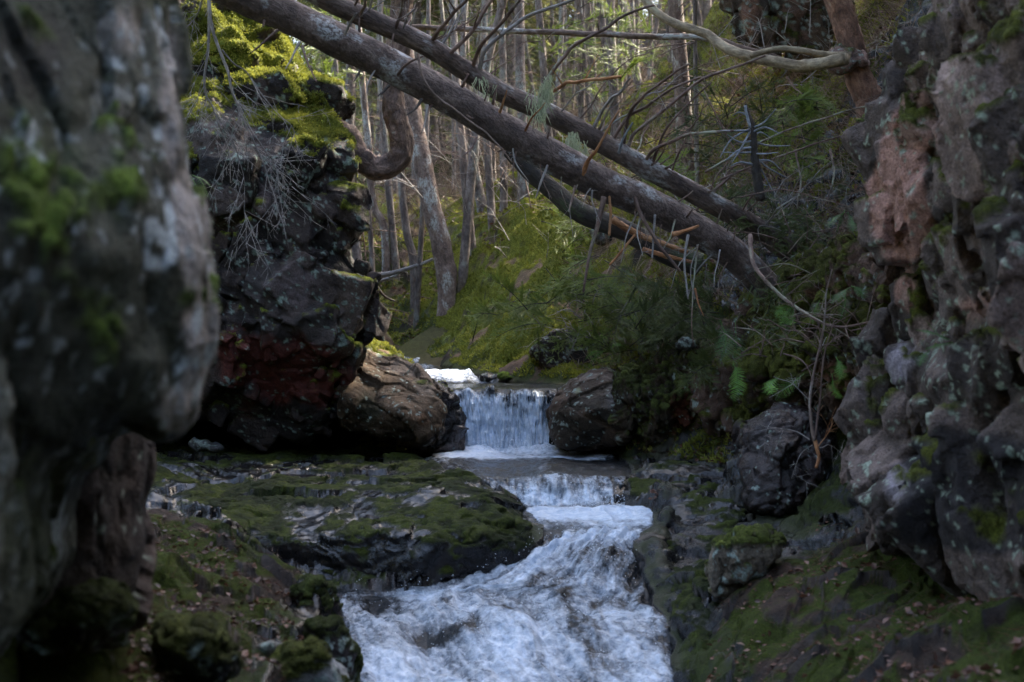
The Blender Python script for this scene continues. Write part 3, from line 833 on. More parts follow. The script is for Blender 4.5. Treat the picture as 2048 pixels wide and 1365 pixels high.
def rocks():
    shelf('rock_ledge', SHELF_L, [(300,905,13.0),(500,903,13.3),(700,915,13.2),(840,923,12.6),(895,934,11.9),(960,957,11.3),(1005,982,10.8),(1045,1025,10.1),(1060,1050,9.8),(800,953,11.6),(900,970,10.9),(900,998,10.2),(900,1028,9.5),(900,1060,9.1),(800,1020,9.6),(800,1060,9.05),
        (650,960,11.4),(650,1008,10.0),(650,1065,9.1),(1000,1018,9.95),(1000,1055,9.5),(400,960,11.3),(300,950,11.0),(500,1008,9.8),(300,998,9.6),(560,1075,9.15),(450,1060,9.2)],
        'low rounded black wet rock ledge with dark moss reaching into the stream from the left', 610, mossb=-.16)
    shelf('rock_ledge', SHELF_R, [(1262,920,12.8),(1350,932,12.2),(1480,950,11.5),(1310,962,11.0),(1345,1000,10.5),(1420,975,11.0),(1330,1040,10.1),(1370,1095,9.5),(1480,1040,9.9),(1335,1155,8.95),(1395,1255,8.2),(1430,1365,7.5),(1450,1180,8.4),(1260,960,11.1),(1312,1020,10.3),(1310,1090,9.4)],
        'dark wet rock ledge sloping into the cascade on the right side of the stream', 640, mossb=-.38, zmin=-2.2)
    # 1 near cliff on the left, out of focus
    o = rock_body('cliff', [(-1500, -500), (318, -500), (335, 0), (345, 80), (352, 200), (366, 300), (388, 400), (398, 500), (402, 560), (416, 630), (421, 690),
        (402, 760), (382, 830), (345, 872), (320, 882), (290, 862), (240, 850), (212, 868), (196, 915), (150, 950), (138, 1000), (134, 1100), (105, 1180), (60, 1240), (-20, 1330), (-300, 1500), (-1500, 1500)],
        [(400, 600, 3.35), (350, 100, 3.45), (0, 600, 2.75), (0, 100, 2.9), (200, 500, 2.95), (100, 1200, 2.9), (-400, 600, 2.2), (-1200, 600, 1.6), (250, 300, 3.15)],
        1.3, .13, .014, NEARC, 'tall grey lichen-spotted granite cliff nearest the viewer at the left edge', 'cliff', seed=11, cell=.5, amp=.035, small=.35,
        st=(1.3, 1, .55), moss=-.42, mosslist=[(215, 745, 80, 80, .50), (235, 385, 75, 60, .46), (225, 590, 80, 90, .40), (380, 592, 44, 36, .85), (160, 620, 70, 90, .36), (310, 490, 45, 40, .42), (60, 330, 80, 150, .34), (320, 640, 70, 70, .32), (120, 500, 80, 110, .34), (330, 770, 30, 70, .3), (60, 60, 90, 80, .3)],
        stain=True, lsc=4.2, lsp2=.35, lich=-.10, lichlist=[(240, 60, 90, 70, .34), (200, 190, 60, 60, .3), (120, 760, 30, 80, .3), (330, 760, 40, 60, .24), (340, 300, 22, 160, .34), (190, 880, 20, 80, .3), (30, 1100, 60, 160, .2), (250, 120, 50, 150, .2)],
        lichcol=(.40, .44, .46), paint=[((.32, .28, .26), [(385, 450, 42, 140, 1.1), (405, 690, 45, 110, 1.1), (350, 820, 70, 60, .9), (340, 200, 30, 170, .8), (240, 60, 80, 80, .6)], .42),  # pale spots: light on the right-facing edge painted into the rock
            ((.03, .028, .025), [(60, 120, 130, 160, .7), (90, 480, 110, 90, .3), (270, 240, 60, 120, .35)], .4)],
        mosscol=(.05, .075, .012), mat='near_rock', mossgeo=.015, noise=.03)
    ROCKS['near'] = o
    rock_body('rock_block', [(120, 845), (300, 850), (296, 900), (288, 1000), (290, 1120), (270, 1200), (235, 1250), (100, 1300), (60, 1150)],
        [(290, 1000, 4.6), (150, 1000, 4.1), (100, 1200, 4.0), (250, 1200, 4.4)], 1.0, .08, .018, DARK,
        'dark upright rock block under the overhang of the near left cliff', 'rock', seed=12, cell=.4, amp=.03, moss=-.7, lich=-.4)
    # 2 dark cliff left of the fall
    LC = [(260, -420), (500, -420), (520, 20), (560, 60), (600, 112), (640, 178), (668, 215), (700, 262), (722, 300), (728, 350), (720, 395), (702, 405), (745, 448), (738, 470), (712, 500),
          (716, 520), (746, 556), (752, 640), (742, 700), (700, 760), (690, 850), (560, 858), (420, 852), (240, 845), (200, 400)]
    o = rock_body('cliff', LC, [(450, 60, 13.6), (620, 190, 13.4), (560, 140, 13.5), (450, 200, 12.8), (600, 320, 12.2), (450, 400, 12.1), (560, 460, 12.5), (700, 440, 12.4), (700, 560, 12.3), (560, 580, 12.1),
          (450, 700, 12.0), (640, 700, 12.1), (740, 620, 12.6), (450, 840, 12.6), (660, 840, 12.6), (300, 600, 12.0), (420, 520, 12.5), (700, 300, 12.6)],
        3.3, .16, .017, DARK, 'dark wet cliff with mossy top and red stain left of the waterfall', 'cliff', seed=21, cell=.62, amp=.12, small=.34, st=(1, 1, 1.35), rot=.5,
        moss=-.42, mosslist=[(560, 80, 150, 60, .75), (620, 210, 70, 45, .85), (420, 60, 90, 60, .6), (690, 410, 14, 14, .8), (360, 230, 30, 60, .4), (640, 260, 60, 30, .4)],
        lich=-.24, lichlist=[(600, 330, 120, 40, .17), (690, 340, 40, 50, .15), (700, 650, 60, 120, .10), (400, 250, 60, 80, .15), (600, 500, 150, 60, .08)],
        lichcol=(.22, .28, .24), wet=.35, wetlist=[(600, 700, 120, 90, .35), (560, 560, 80, 60, .3)],
        paint=[((.13, .030, .022), [(560, 740, 110, 75, 1.0), (470, 690, 60, 40, .5), (640, 760, 60, 60, .6)], .5), ((.13, .10, .10), [(590, 570, 60, 70, .9)], .5),
               ((.15, .11, .09), [(705, 610, 40, 110, .9)], .5), ((.06, .045, .042), [(560, 500, 120, 120, .5)], .5)],
        mosscol=(.10, .115, .014), crack=.2, noise=.012, recess=.07, blocks=[([(360, -30), (770, -30), (770, 870), (360, 870)], 120, .16, .75, (.9, .7, .8), .5, .25, .12), ([(660, 560), (752, 560), (745, 760), (640, 860), (620, 800)], 50, .09, .22, (.8, .7, 1.2), .3, .2, .05), ([(480, 480), (680, 520), (680, 640), (520, 640)], 3, .8, 1.0, (1.1, .6, .9), .6, .1, .0)])
    ROCKS['left'] = o
    # 3 boulders either side of the fall
    o = rock_body('boulder', [(682, 730), (712, 712), (742, 706), (790, 716), (832, 740), (868, 774), (880, 806), (884, 850), (878, 872), (860, 882), (800, 890), (760, 882), (700, 868), (684, 850), (676, 790)],
        [(700, 800, 12.25), (860, 800, 12.5), (760, 730, 12.9), (840, 760, 12.9), (800, 830, 12.2), (780, 885, 12.4), (700, 860, 12.4)], 1.6, .10, .012,
        [(.03, .021, .014), (.055, .037, .022), (.095, .06, .036), (.12, .085, .056)], 'large brown angular boulder with lit top painted pale, left of the waterfall', 'boulder', seed=31, cell=.5, amp=.035, small=.5,
        moss=-.75, lich=-.3, wet=.15, paint=[((.20, .15, .11), [(800, 735, 60, 20, .8), (850, 780, 30, 30, .6)], .5), ((.14, .065, .03), [(850, 840, 40, 40, .6)], .5), ((.03, .028, .015), [(740, 800, 40, 60, .6)], .5)], noise=.03)  # paler brown along the top imitates light on its edge
    o = rock_body('wet_rock', [(845, 762), (880, 775), (905, 797), (916, 830), (922, 860), (925, 905), (880, 915), (820, 905), (800, 880), (830, 800)],
        [(860, 800, 13.2), (910, 830, 13.35), (880, 880, 13.3), (820, 890, 13.2)], 1.4, .09, .012, DARK, 'black wet rock ledge between the brown boulder and the falling water', 'rock', seed=32, cell=.25, amp=.05, moss=-.8, lich=-.5, wet=1.0, noise=.03)
    o = rock_body('boulder', [(1108, 800), (1118, 782), (1140, 768), (1170, 752), (1205, 742), (1240, 745), (1262, 760), (1268, 830), (1262, 880), (1230, 898), (1160, 905), (1112, 893), (1100, 850)],
        [(1180, 820, 12.75), (1120, 820, 13.05), (1250, 800, 12.9), (1180, 755, 13.3), (1180, 890, 13.0)], 1.6, .14, .012,
        [(.035, .028, .02), (.06, .043, .03), (.095, .062, .043), (.13, .092, .068)], 'rounded brown boulder with a pale patch, right of the waterfall', 'boulder', seed=33, cell=.4, amp=.03, small=.35,
        moss=-.72, lich=-.3, wet=.3, wetlist=[(1228, 800, 16, 40, .8)], paint=[((.22, .17, .14), [(1180, 755, 60, 15, .8)], .5), ((.26, .27, .16), [(1155, 782, 14, 14, 1.)], .6), ((.17, .07, .04), [(1190, 820, 30, 40, .6)], .55)], noise=.03)
    # 4 bank right of the fall
    rock_body('earth_bank', [(1225, 765), (1262, 742), (1330, 716), (1400, 722), (1430, 790), (1410, 880), (1372, 925), (1330, 908), (1318, 880), (1290, 905), (1268, 860), (1245, 880), (1235, 820)],
        [(1270, 800, 12.5), (1350, 800, 12.2), (1400, 800, 12.3), (1300, 740, 12.9), (1380, 890, 12.5), (1280, 880, 12.7)], 1.8, .10, .013,
        [(.03, .024, .02), (.06, .045, .033), (.10, .07, .05)], 'eroded bank of matted roots hanging beside the right boulder', 'bank', seed=41, cell=.16, amp=.06, small=.5, st=(1.6, 1, .35),
        moss=-.25, mosslist=[(1290, 745, 80, 25, .5)], lich=-.3, paint=[((.10, .028, .016), [(1375, 840, 34, 70, 1.)], .5)], noise=.05, mosscol=(.05, .06, .014))
    o = rock_body('mossy_bank', [(1395, 745), (1450, 690), (1500, 610), (1560, 556), (1640, 520), (1760, 470), (1840, 470), (1840, 640), (1790, 700), (1740, 780), (1715, 850), (1660, 850), (1600, 815), (1560, 838),
        (1500, 850), (1455, 900), (1415, 925), (1385, 900), (1390, 820)],
        [(1420, 780, 12.0), (1500, 720, 11.2), (1600, 700, 10.4), (1700, 700, 9.9), (1600, 600, 10.9), (1700, 560, 10.4), (1790, 520, 9.8), (1450, 870, 11.8), (1560, 810, 10.8), (1680, 820, 10.1), (1500, 640, 11.9)],
        2.4, .20, .016, [(.028, .022, .018), (.06, .042, .03), (.10, .06, .045), (.13, .08, .06)], 'steep mossy bank carrying ferns above the dark hollow on the right', 'bank', seed=42, cell=.34, amp=.09, small=.5,
        moss=-.22, mosslist=[(1560, 720, 50, 90, .55), (1750, 640, 50, 30, .7), (1740, 800, 40, 60, .6), (1600, 540, 100, 40, .4), (1505, 830, 30, 30, .6)], lich=-.3, mosscol=(.055, .058, .010),
        paint=[((.16, .075, .045), [(1660, 760, 70, 50, .7), (1620, 590, 80, 40, .5)], .5)], noise=.05, mossgeo=.03)
    ROCKS['bank'] = o
    rock_body('wet_rock', [(1482, 855), (1530, 828), (1600, 820), (1650, 838), (1668, 880), (1655, 950), (1600, 1010), (1562, 1030), (1500, 1018), (1486, 960)],
        [(1500, 900, 9.9), (1570, 900, 9.6), (1640, 880, 9.9), (1560, 1000, 9.6)], 1.1, .09, .011, [(.018, .014, .014), (.035, .024, .022), (.05, .03, .026)],
        'black wet boulder hanging over the right ledge, below the mossy bank', 'boulder', seed=43, cell=.32, amp=.035, moss=-.9, lich=-.32, wet=.9, noise=.03)
    rock_body('rock_wall', [(1370, 800), (1700, 800), (1760, 1090), (1560, 1060), (1420, 960), (1350, 950)], [(1400, 900, 12.9), (1650, 900, 11.6), (1500, 1000, 12.2), (1700, 1050, 11)], 1.2, .1, .025, DARK,
        'dark rock wall at the back of the hollow under the right bank', 'rock wall', seed=44, cell=.5, amp=.08, moss=-.7, lich=-.5)
    # 5 cliff on the right
    RC = [(1880, -500), (1885, 0), (1850, 60), (1822, 130), (1800, 205), (1768, 262), (1742, 300), (1752, 330), (1742, 385), (1738, 425), (1760, 455), (1790, 500), (1808, 560), (1788, 600), (1800, 640),
          (1768, 690), (1752, 760), (1712, 840), (1700, 900), (1706, 985), (1724, 1040), (1768, 1062), (1812, 1068), (1850, 1082), (1950, 1108), (2060, 1150), (2400, 1260), (3300, 1400), (3300, -500)]
    o = rock_body('cliff', RC, [(1800, 350, 7.9), (1780, 450, 7.9), (1900, 100, 7.6), (1840, 560, 8.2), (1950, 350, 6.9), (1960, 520, 6.7), (1900, 640, 7.3), (1780, 700, 8.1), (1760, 900, 7.9), (1740, 1000, 7.8), (1880, 760, 6.8),
          (1880, 900, 7.5), (1960, 950, 7.3), (2020, 700, 6.2), (2040, 450, 6.0), (2040, 100, 6.2), (2040, 1050, 6.6), (1800, 1020, 7.4), (2600, 500, 4.5), (3200, 500, 3.4), (2600, 1000, 4.9), (1980, 230, 6.6), (1990, 610, 6.4)],
        2.0, .12, .0165, [(.045, .035, .030), (.10, .075, .064), (.18, .13, .11), (.30, .21, .18)], 'craggy pinkish-grey cliff with moss and lichen on the right side', 'cliff', seed=51, cell=.44, amp=.12, small=.26, st=(1.2, 1, .8), rot=-.4,
        moss=-.60, mosslist=[(1815, 180, 20, 50, .7), (1920, 330, 50, 40, .5), (1990, 60, 60, 50, .5), (1870, 520, 40, 60, .45), (1750, 800, 30, 60, .9), (1830, 610, 20, 60, .6), (1960, 420, 60, 30, .4), (1990, 660, 60, 20, .5), (1890, 430, 30, 50, .5)],
        lich=-.22, lichlist=[(1930, 790, 90, 70, .28), (1890, 650, 60, 40, .32), (2020, 780, 50, 40, .25), (1880, 480, 30, 80, .15)],
        lichcol=(.32, .37, .28), paint=[((.40, .215, .165), [(1795, 340, 56, 100, 1.3), (1805, 450, 48, 70, 1.3), (1830, 250, 40, 60, .9), (1810, 590, 30, 50, .8), (1950, 620, 60, 40, .6)], .5), ((.30, .19, .15), [(1930, 520, 60, 50, .6), (1830, 250, 60, 60, .7), (1810, 600, 30, 40, .6)], .5),
            ((.020, .019, .021), [(1970, 990, 150, 110, 1.6), (1870, 920, 60, 50, .9), (1850, 1050, 60, 30, .8)], .5), ((.28, .24, .26), [(1800, 720, 40, 60, .8), (1790, 960, 36, 60, .7)], .5)],
        mosscol=(.058, .062, .010), crack=.3, noise=.012, crackmoss=.12, recess=.07, blocks=[([(1700, -60), (2140, -60), (2140, 1160), (1700, 1070)], 190, .15, .52, (.75, .7, 1.0), -.3, .25, .13), ([(1700, 830), (1860, 830), (1880, 1090), (1700, 1050)], 30, .14, .36, (.7, .7, 1.1), -.2, .15, .08), ([(1735, 280), (1860, 200), (1860, 500), (1760, 480)], 34, .16, .42, (.9, .7, 1.), -.1, .2, .12), ([(1860, 840), (2300, 840), (2300, 1180), (1860, 1080)], 8, .8, 1.1, (1., .6, .9), -.5, .15, .02), ([(2048, -200), (3200, -200), (3200, 1100), (2048, 1000)], 60, .3, .7, (.8, .7, 1.), -.3, .2, .1)])
    ROCKS['right'] = o
    rock_body('rock_outcrop', [(1462, -120), (1700, -120), (1690, 20), (1652, 60), (1610, 105), (1560, 112), (1520, 100), (1488, 92), (1470, 30)],
        [(1500, 40, 15.6), (1600, 40, 15.8), (1650, 20, 16), (1550, 100, 15.6)], 2.0, .2, .03, [(.04, .032, .026), (.10, .07, .05), (.17, .10, .075)],
        'broken reddish outcrop at the top of the right slope', 'outcrop', blocks=[([(1462, -120), (1700, -120), (1690, 20), (1610, 105), (1488, 92)], 60, .2, .6, (.8, .7, 1.1), -.2, .2, .1)], seed=52, cell=.32, amp=.12, small=.5, moss=-.35, lich=-.05, mosscol=(.06, .065, .014), paint=[((.22, .12, .085), [(1498, 30, 22, 80, 1.)], .5)])
    # 6 loose stones
    def stone(pts, d, T, lab, seed, cols=GREY, moss=-.5, name='boulder', **k):
        return rock_body(name, pts, [(pts[0][0], pts[0][1], d)], T, min(.09, T*.3), max(.006, d*.0011), cols, lab, name.replace('_', ' '), seed=seed, cell=k.pop('cell', .3), amp=k.pop('amp', .03), moss=moss, **k)
    stone([(1422, 1110), (1440, 1085), (1480, 1072), (1530, 1070), (1562, 1082), (1560, 1110), (1530, 1150), (1490, 1180), (1450, 1192), (1425, 1180), (1420, 1140)], 8.15, .5,
          'grey boulder capped with moss on the right ledge beside the stream', 61, [(.07, .055, .04), (.15, .12, .09), (.22, .18, .13)], -.45, mosslist=[(1490, 1078, 80, 14, .7)], mosscol=(.07, .085, .015), lich=-.1)
    stone([(372, 890), (385, 876), (410, 880), (440, 890), (447, 902), (430, 908), (395, 906)], 12.3, .35, 'flat grey stone lying at the foot of the dark left cliff', 62, [(.05, .05, .05), (.12, .12, .12)], -.9, 'stone')
    stone([(588, 930), (600, 925), (620, 927), (626, 936), (606, 939), (590, 937)], 12.0, .15, 'small pale stone on the wet slab below the left cliff', 63, [(.12, .12, .13), (.2, .2, .2)], -.9, 'stone', amp=.015)
    stone([(832, 972), (838, 958), (860, 962), (886, 958), (892, 966), (880, 978), (856, 988), (838, 982)], 11.0, .14, 'whitish stone set in moss on the slab left of the second fall', 64, [(.28, .27, .28), (.45, .44, .45)], -.95, 'stone', amp=.012, cell=.15)
    stone([(330, 1260), (365, 1248), (410, 1270), (450, 1310), (470, 1345), (440, 1365), (340, 1365), (320, 1310)], 4.7, .3, 'mossy stone with one pale edge low in the left bank', 65, GREY, -.2, 'stone', mosscol=(.05, .055, .014))
    stone([(552, 1330), (580, 1298), (620, 1290), (652, 1302), (690, 1340), (705, 1400), (560, 1420)], 5.6, .35, 'mossy stone with a whitish end at the bottom of the left bank', 66, [(.3, .29, .28), (.4, .39, .37)], -.1, 'stone', mosslist=[(600, 1320, 50, 40, .5), (690, 1320, 30, 30, -.9)], mosscol=(.07, .075, .015))
    stone([(508, 1290), (530, 1282), (565, 1285), (568, 1310), (540, 1322), (512, 1315)], 5.9, .12, 'flat grey-brown stone on leaf litter in the left bank', 67, [(.17, .16, .14), (.25, .24, .21)], -.9, 'stone', amp=.012)
    stone([(596, 1168), (640, 1162), (668, 1200), (674, 1255), (625, 1268), (585, 1225)], 7.25, .5, 'dark mossy stone at the lip of the left bank above the cascade', 73, DARK, -.15, 'stone', mosscol=(.04, .05, .012))
    stone([(625, 1250), (672, 1242), (702, 1295), (712, 1390), (650, 1400), (615, 1320)], 6.7, .5, 'larger dark mossy stone overhanging the water at the lower left', 74, DARK, -.1, mosscol=(.04, .05, .012))
    stone([(40, 1215), (100, 1195), (180, 1200), (235, 1215), (232, 1260), (180, 1290), (90, 1300), (30, 1270)], 4.0, .4, 'moss-covered boulder below the near left cliff', 68, GREY, .25, mosscol=(.035, .045, .012))
    stone([(1000, 752), (1050, 748), (1120, 752), (1160, 762), (1130, 774), (1060, 776), (1005, 768)], 15.9, .5, 'low mossy rock at the far edge of the pool above the fall', 69, DARK, -.1, mosscol=(.06, .09, .012))
    stone([(960, 748), (980, 742), (1000, 750), (1012, 766), (980, 774), (962, 768)], 16.2, .4, 'black wet rock splitting the rapid above the fall', 70, DARK, -.9, 'wet_rock', wet=1.0)
    stone([(1060, 700), (1100, 668), (1160, 662), (1220, 680), (1235, 725), (1180, 742), (1090, 740)], 15.6, 1.0, 'dark boulder under the evergreen boughs at the hill foot', 71, DARK, -.45, lich=-.05, mosscol=(.07, .10, .012))
    for k, (a, b, d, s, L) in enumerate([(1690, 120, 13.2, 40, 'pale pink stone beside the foot of the leaning red-barked trunk'), (1735, 250, 11.0, 26, 'small pinkish block at the upper left foot of the right cliff'),
            (1370, 690, 12.3, 18, 'little grey stone under the evergreen at the bank edge'), (1205, 470, 17.6, 26, 'grey stone on the mossy hill beneath the fallen logs')]):
        a0 = [(a+s*math.cos(t+.3)*(1 if k % 2 else 1.2), b+s*.7*math.sin(t+.3)) for t in np.linspace(0, 2*math.pi, 7)[:-1]]
        stone(a0, d, s*1.6/F*d, L, 80+k, PINK if k < 2 else GREY, -.6, 'stone', amp=.02, cell=.2)
# ---------------------------------------------------------------- wood
def spline(pts, n):
    p = np.asarray(pts, float); m = len(p)
    if m == 2:
        t = np.linspace(0, 1, n)[:, None]; return p[0]*(1-t)+p[1]*t
    q = np.vstack([2*p[0]-p[1], p, 2*p[-1]-p[-2]])
    u = np.linspace(0, m-1-1e-6, n); i = u.astype(int); t = (u-i)[:, None]
    a, b, c, d = q[i], q[i+1], q[i+2], q[i+3]
    return .5*((2*b)+(-a+c)*t+(2*a-5*b+4*c-d)*t*t+(-a+3*b-3*c+d)*t**3)

class Tubes:
    def __init__(s): s.V = []; s.Q = []; s.T = []; s.tc = []; s.n = 0
    def add(s, pts, r0, r1, k=6, n=None, rough=0.0, seed=0, prof=None, wig=0.0, knots=True):
        pts = np.asarray(pts, float)
        L = np.linalg.norm(np.diff(pts, axis=0), axis=1).sum()
        if n is None: n = int(np.clip(L/max(r0*2.5, .012), 4, 40))
        c = spline(pts, n)
        if wig:
            ph = np.random.default_rng(seed+5).uniform(0, 50, 3)
            t = np.linspace(0, 1, n)
            for a in range(3):
                w = vnoise(np.stack([t*6*max(L, .4)+ph[a], t*0, t*0], 1), seed)
                c[:, a] += w*wig*np.sin(np.pi*np.minimum(t*1.3, 1)*.5)
        tg = np.gradient(c, axis=0); tg /= np.maximum(np.linalg.norm(tg, axis=1, keepdims=True), 1e-9)
        up = np.array([.31, .2, .93]); up = up if abs(tg[0]@up) < .9 else np.array([1., 0, .1])
        A = np.zeros_like(c)
        a = up-tg[0]*(up@tg[0]); a /= np.linalg.norm(a)
        for i in range(n):
            a = a-tg[i]*(a@tg[i]); a /= max(np.linalg.norm(a), 1e-9); A[i] = a
        B = np.cross(tg, A)
        t = np.linspace(0, 1, n); R = r0+(r1-r0)*t
        if prof is not None: R = R*prof(t)
        th = np.linspace(0, 2*np.pi, k, endpoint=False)
        dirs = A[:, None]*np.cos(th)[None, :, None]+B[:, None]*np.sin(th)[None, :, None]
        s_ = np.concatenate([[0], np.cumsum(np.linalg.norm(np.diff(c, axis=0), axis=1))])
        tc = np.stack([np.tile(np.cos(th)*r0, (n, 1)), np.tile(np.sin(th)*r0, (n, 1)), np.tile((s_*(.7 if r0 > .08 else .4))[:, None], (1, k))], 2).reshape(-1, 3)+seed*3.1
        RR = np.repeat(R[:, None], k, 1)
        if rough:
            tt = np.stack([np.tile(np.cos(th)*r0, (n, 1)), np.tile(np.sin(th)*r0, (n, 1)), np.tile(s_[:, None], (1, k))], 2).reshape(-1, 3)
            RR = RR*(1+rough*fbm(tt+seed*7.7, .8/r0, 3, seed, st=(1, 1, .5)).reshape(n, k)+rough*.6*fbm(tt+seed, 4.5/r0, 2, seed+2, st=(1, 1, .4)).reshape(n, k))
        V = c[:, None]+dirs*RR[..., None]
        i = np.arange(n*k).reshape(n, k)+s.n
        j = np.roll(i, -1, 1)
        s.Q.append(np.stack([i[:-1].ravel(), j[:-1].ravel(), j[1:].ravel(), i[1:].ravel()], 1))
        s.V.append(V.reshape(-1, 3)); s.tc.append(tc); s.n += n*k
        for e, rg in ((0, i[0][::-1]), (n-1, i[-1])):
            s.V.append((c[e]+tg[e]*R[e]*(.3 if e else -.3))[None]); s.tc.append(tc[e*k:e*k+1])
            ci = s.n; s.n += 1
            s.T.append(np.stack([rg, np.roll(rg, -1), np.full(k, ci)], 1))
        return c
    def build(s, name, mat, parent=None, origin=None):
        V = np.concatenate(s.V)
        return make_mesh(name, V, [np.concatenate(s.Q), np.concatenate(s.T)], mat, dict(tc=np.concatenate(s.tc)), parent=parent, origin=origin if origin is not None else (tuple(parent.location) if parent is not None else tuple(V.mean(0))))

def px_path(pts, d0, d1=None):
    """traced line: (px, py) or (px, py, depth)"""
    n = len(pts); d1 = d0 if d1 is None else d1
    return np.array([P(p[0], p[1], p[2] if len(p) > 2 else d0+(d1-d0)*k/max(n-1, 1)) for k, p in enumerate(pts)])

def twigs(tb, c, r, n, L, seed, up=(0, 0, 0), spread=1.0, sub=2, lo=.2, thin=.0016):
    """side twigs along a centre line, each with a few finer ones"""
    g = np.random.default_rng(seed)
    for k in range(n):
        i = int(g.uniform(lo, .98)*(len(c)-1)); p = c[i]
        tg = c[min(i+1, len(c)-1)]-c[max(i-1, 0)]; tg /= max(np.linalg.norm(tg), 1e-9)
        d = g.normal(size=3); d -= tg*(d@tg); d /= np.linalg.norm(d)
        d = d*spread+tg*g.uniform(.3, 1.0)+np.array(up); d /= np.linalg.norm(d)
        l = L*g.uniform(.35, 1)
        b = g.normal(size=3)*.22*l
        q = [p, p+d*l*.5+b*.5, p+d*l+b]
        cc = tb.add(q, max(r*.5, thin), thin*.6, 4 if r < .008 else 5, n=6, seed=seed*31+k, wig=l*.03)
        if sub > 0:
            twigs(tb, cc, r*.4, sub+1, l*.5, seed*17+k, up, .8, sub-1, .25, thin*.85)

# ---------------------------------------------------------------- foliage
def branchlet(nn=22, L=.16, nl=.017, nw=.0028, flat=True, seed=0):
    """a twiglet along +x with needles; returns triangles as (n,3,3)"""
    g = np.random.default_rng(seed); T = []
    for k in range(nn):
        x = L*(k+.5)/nn
        for sgn in ((-1, 1) if flat else (-1, 1, 0)):
            a = g.uniform(.75, 1.15); l = nl*g.uniform(.7, 1.15)*(1-.45*(k/nn)**2)
            if sgn: d = np.array([math.cos(a), sgn*math.sin(a), g.uniform(-.2, .35)])
            else: d = np.array([.6, g.uniform(-.4, .4), .8])
            d = d/np.linalg.norm(d)*l; b = np.array([x, 0, 0]); w = np.array([nw, 0, 0])*.5+np.array([0, 0, nw*.3])
            T.append([b-w, b+w, b+d])
    T.append([[0, -nw*.4, 0], [0, nw*.4, 0], [L*1.05, 0, 0]])
    return np.array(T)

def frames(dirs, ups):
    x = dirs/np.linalg.norm(dirs, axis=1, keepdims=True)
    y = np.cross(ups, x); y /= np.maximum(np.linalg.norm(y, axis=1, keepdims=True), 1e-9)
    z = np.cross(x, y)
    return np.stack([x, y, z], 2)       # columns

class Leaves:
    def __init__(s): s.T = []; s.var = []
    def put(s, proto, pos, dirs, ups, sc, var):
        R = frames(dirs, ups)
        W = np.einsum('nij,tkj->ntki', R, proto)*sc[:, None, None, None]+pos[:, None, None, :]
        s.T.append(W.reshape(-1, 3, 3).astype(np.float32)); s.var.append(np.repeat(var, proto.shape[0]*3))
    def build(s, name, mat, parent=None, origin=None):
        T = np.concatenate(s.T); V = T.reshape(-1, 3)
        F_ = np.arange(len(V)).reshape(-1, 3)
        return make_mesh(name, V, [F_], mat, dict(var=np.concatenate(s.var)), smooth=False, parent=parent, origin=origin if origin is not None else (tuple(parent.location) if parent is not None else tuple(V.mean(0))))

def bough(lv, tb, p0, d, L, seed, droop=.25, den=1.0, sc=1.0, proto=None, r=.006):
    """one evergreen bough: a drooping stem, flat side shoots, needles"""
    g = np.random.default_rng(seed)
    d = np.asarray(d, float); d = d/np.linalg.norm(d)
    n = 12
    t = np.linspace(0, 1, n)
    c = p0[None]+d[None]*(L*t)[:, None]+np.array([0, 0, -1.])[None]*(droop*L*t**2)[:, None]+g.normal(size=3)[None]*(.06*L*t**2)[:, None]
    tb.add(c[::3] if n > 6 else c, r, .0015, 5, n=8, seed=seed)
    m = int(L/.028*den)
    u = g.uniform(.12, 1, m); i = np.clip((u*(n-1)).astype(int), 0, n-2); f = (u*(n-1)-i)[:, None]
    pos = c[i]*(1-f)+c[i+1]*f
    tg = c[i+1]-c[i]; tg /= np.linalg.norm(tg, axis=1, keepdims=True)
    upv = np.array([g.uniform(-.5, .5), -.8, .6]); upv /= np.linalg.norm(upv)
    side = np.cross(tg, upv); side /= np.maximum(np.linalg.norm(side, axis=1, keepdims=True), 1e-6)
    sg = np.where(g.random(m) < .5, -1, 1)[:, None]
    dd = tg*g.uniform(.5, 1, m)[:, None]+side*sg*g.uniform(.6, 1.1, m)[:, None]+g.normal(size=(m, 3))*.16
    dd[:, 2] -= g.uniform(0, .35, m)
    reach = (1-u)*.75+.3
    ups = np.tile(upv, (m, 1))+g.normal(size=(m, 3))*.3
    var = np.clip(u*.5+g.uniform(0, .5, m), 0, 1)
    lv.put(proto, pos, dd, ups, sc*reach*g.uniform(.8, 1.3, m)*1.2, var)
    # second order shoots
    m2 = m*2; j = g.integers(0, m, m2)
    k2 = g.uniform(.25, .9, m2)[:, None]; ln = (.16*sc*reach[j]*1.2)[:, None]
    ddn = dd[j]/np.linalg.norm(dd[j], axis=1, keepdims=True)
    pos2 = pos[j]+ddn*ln*k2
    s2 = np.cross(ddn, upv)*np.where(g.random(m2) < .5, -1, 1)[:, None]
    lv.put(proto, pos2, ddn*.8+s2*.8+g.normal(size=(m2, 3))*.15, np.tile(upv, (m2, 1))+g.normal(size=(m2, 3))*.3, sc*reach[j]*g.uniform(.45, .75, m2), np.clip(var[j]+.2, 0, 1))

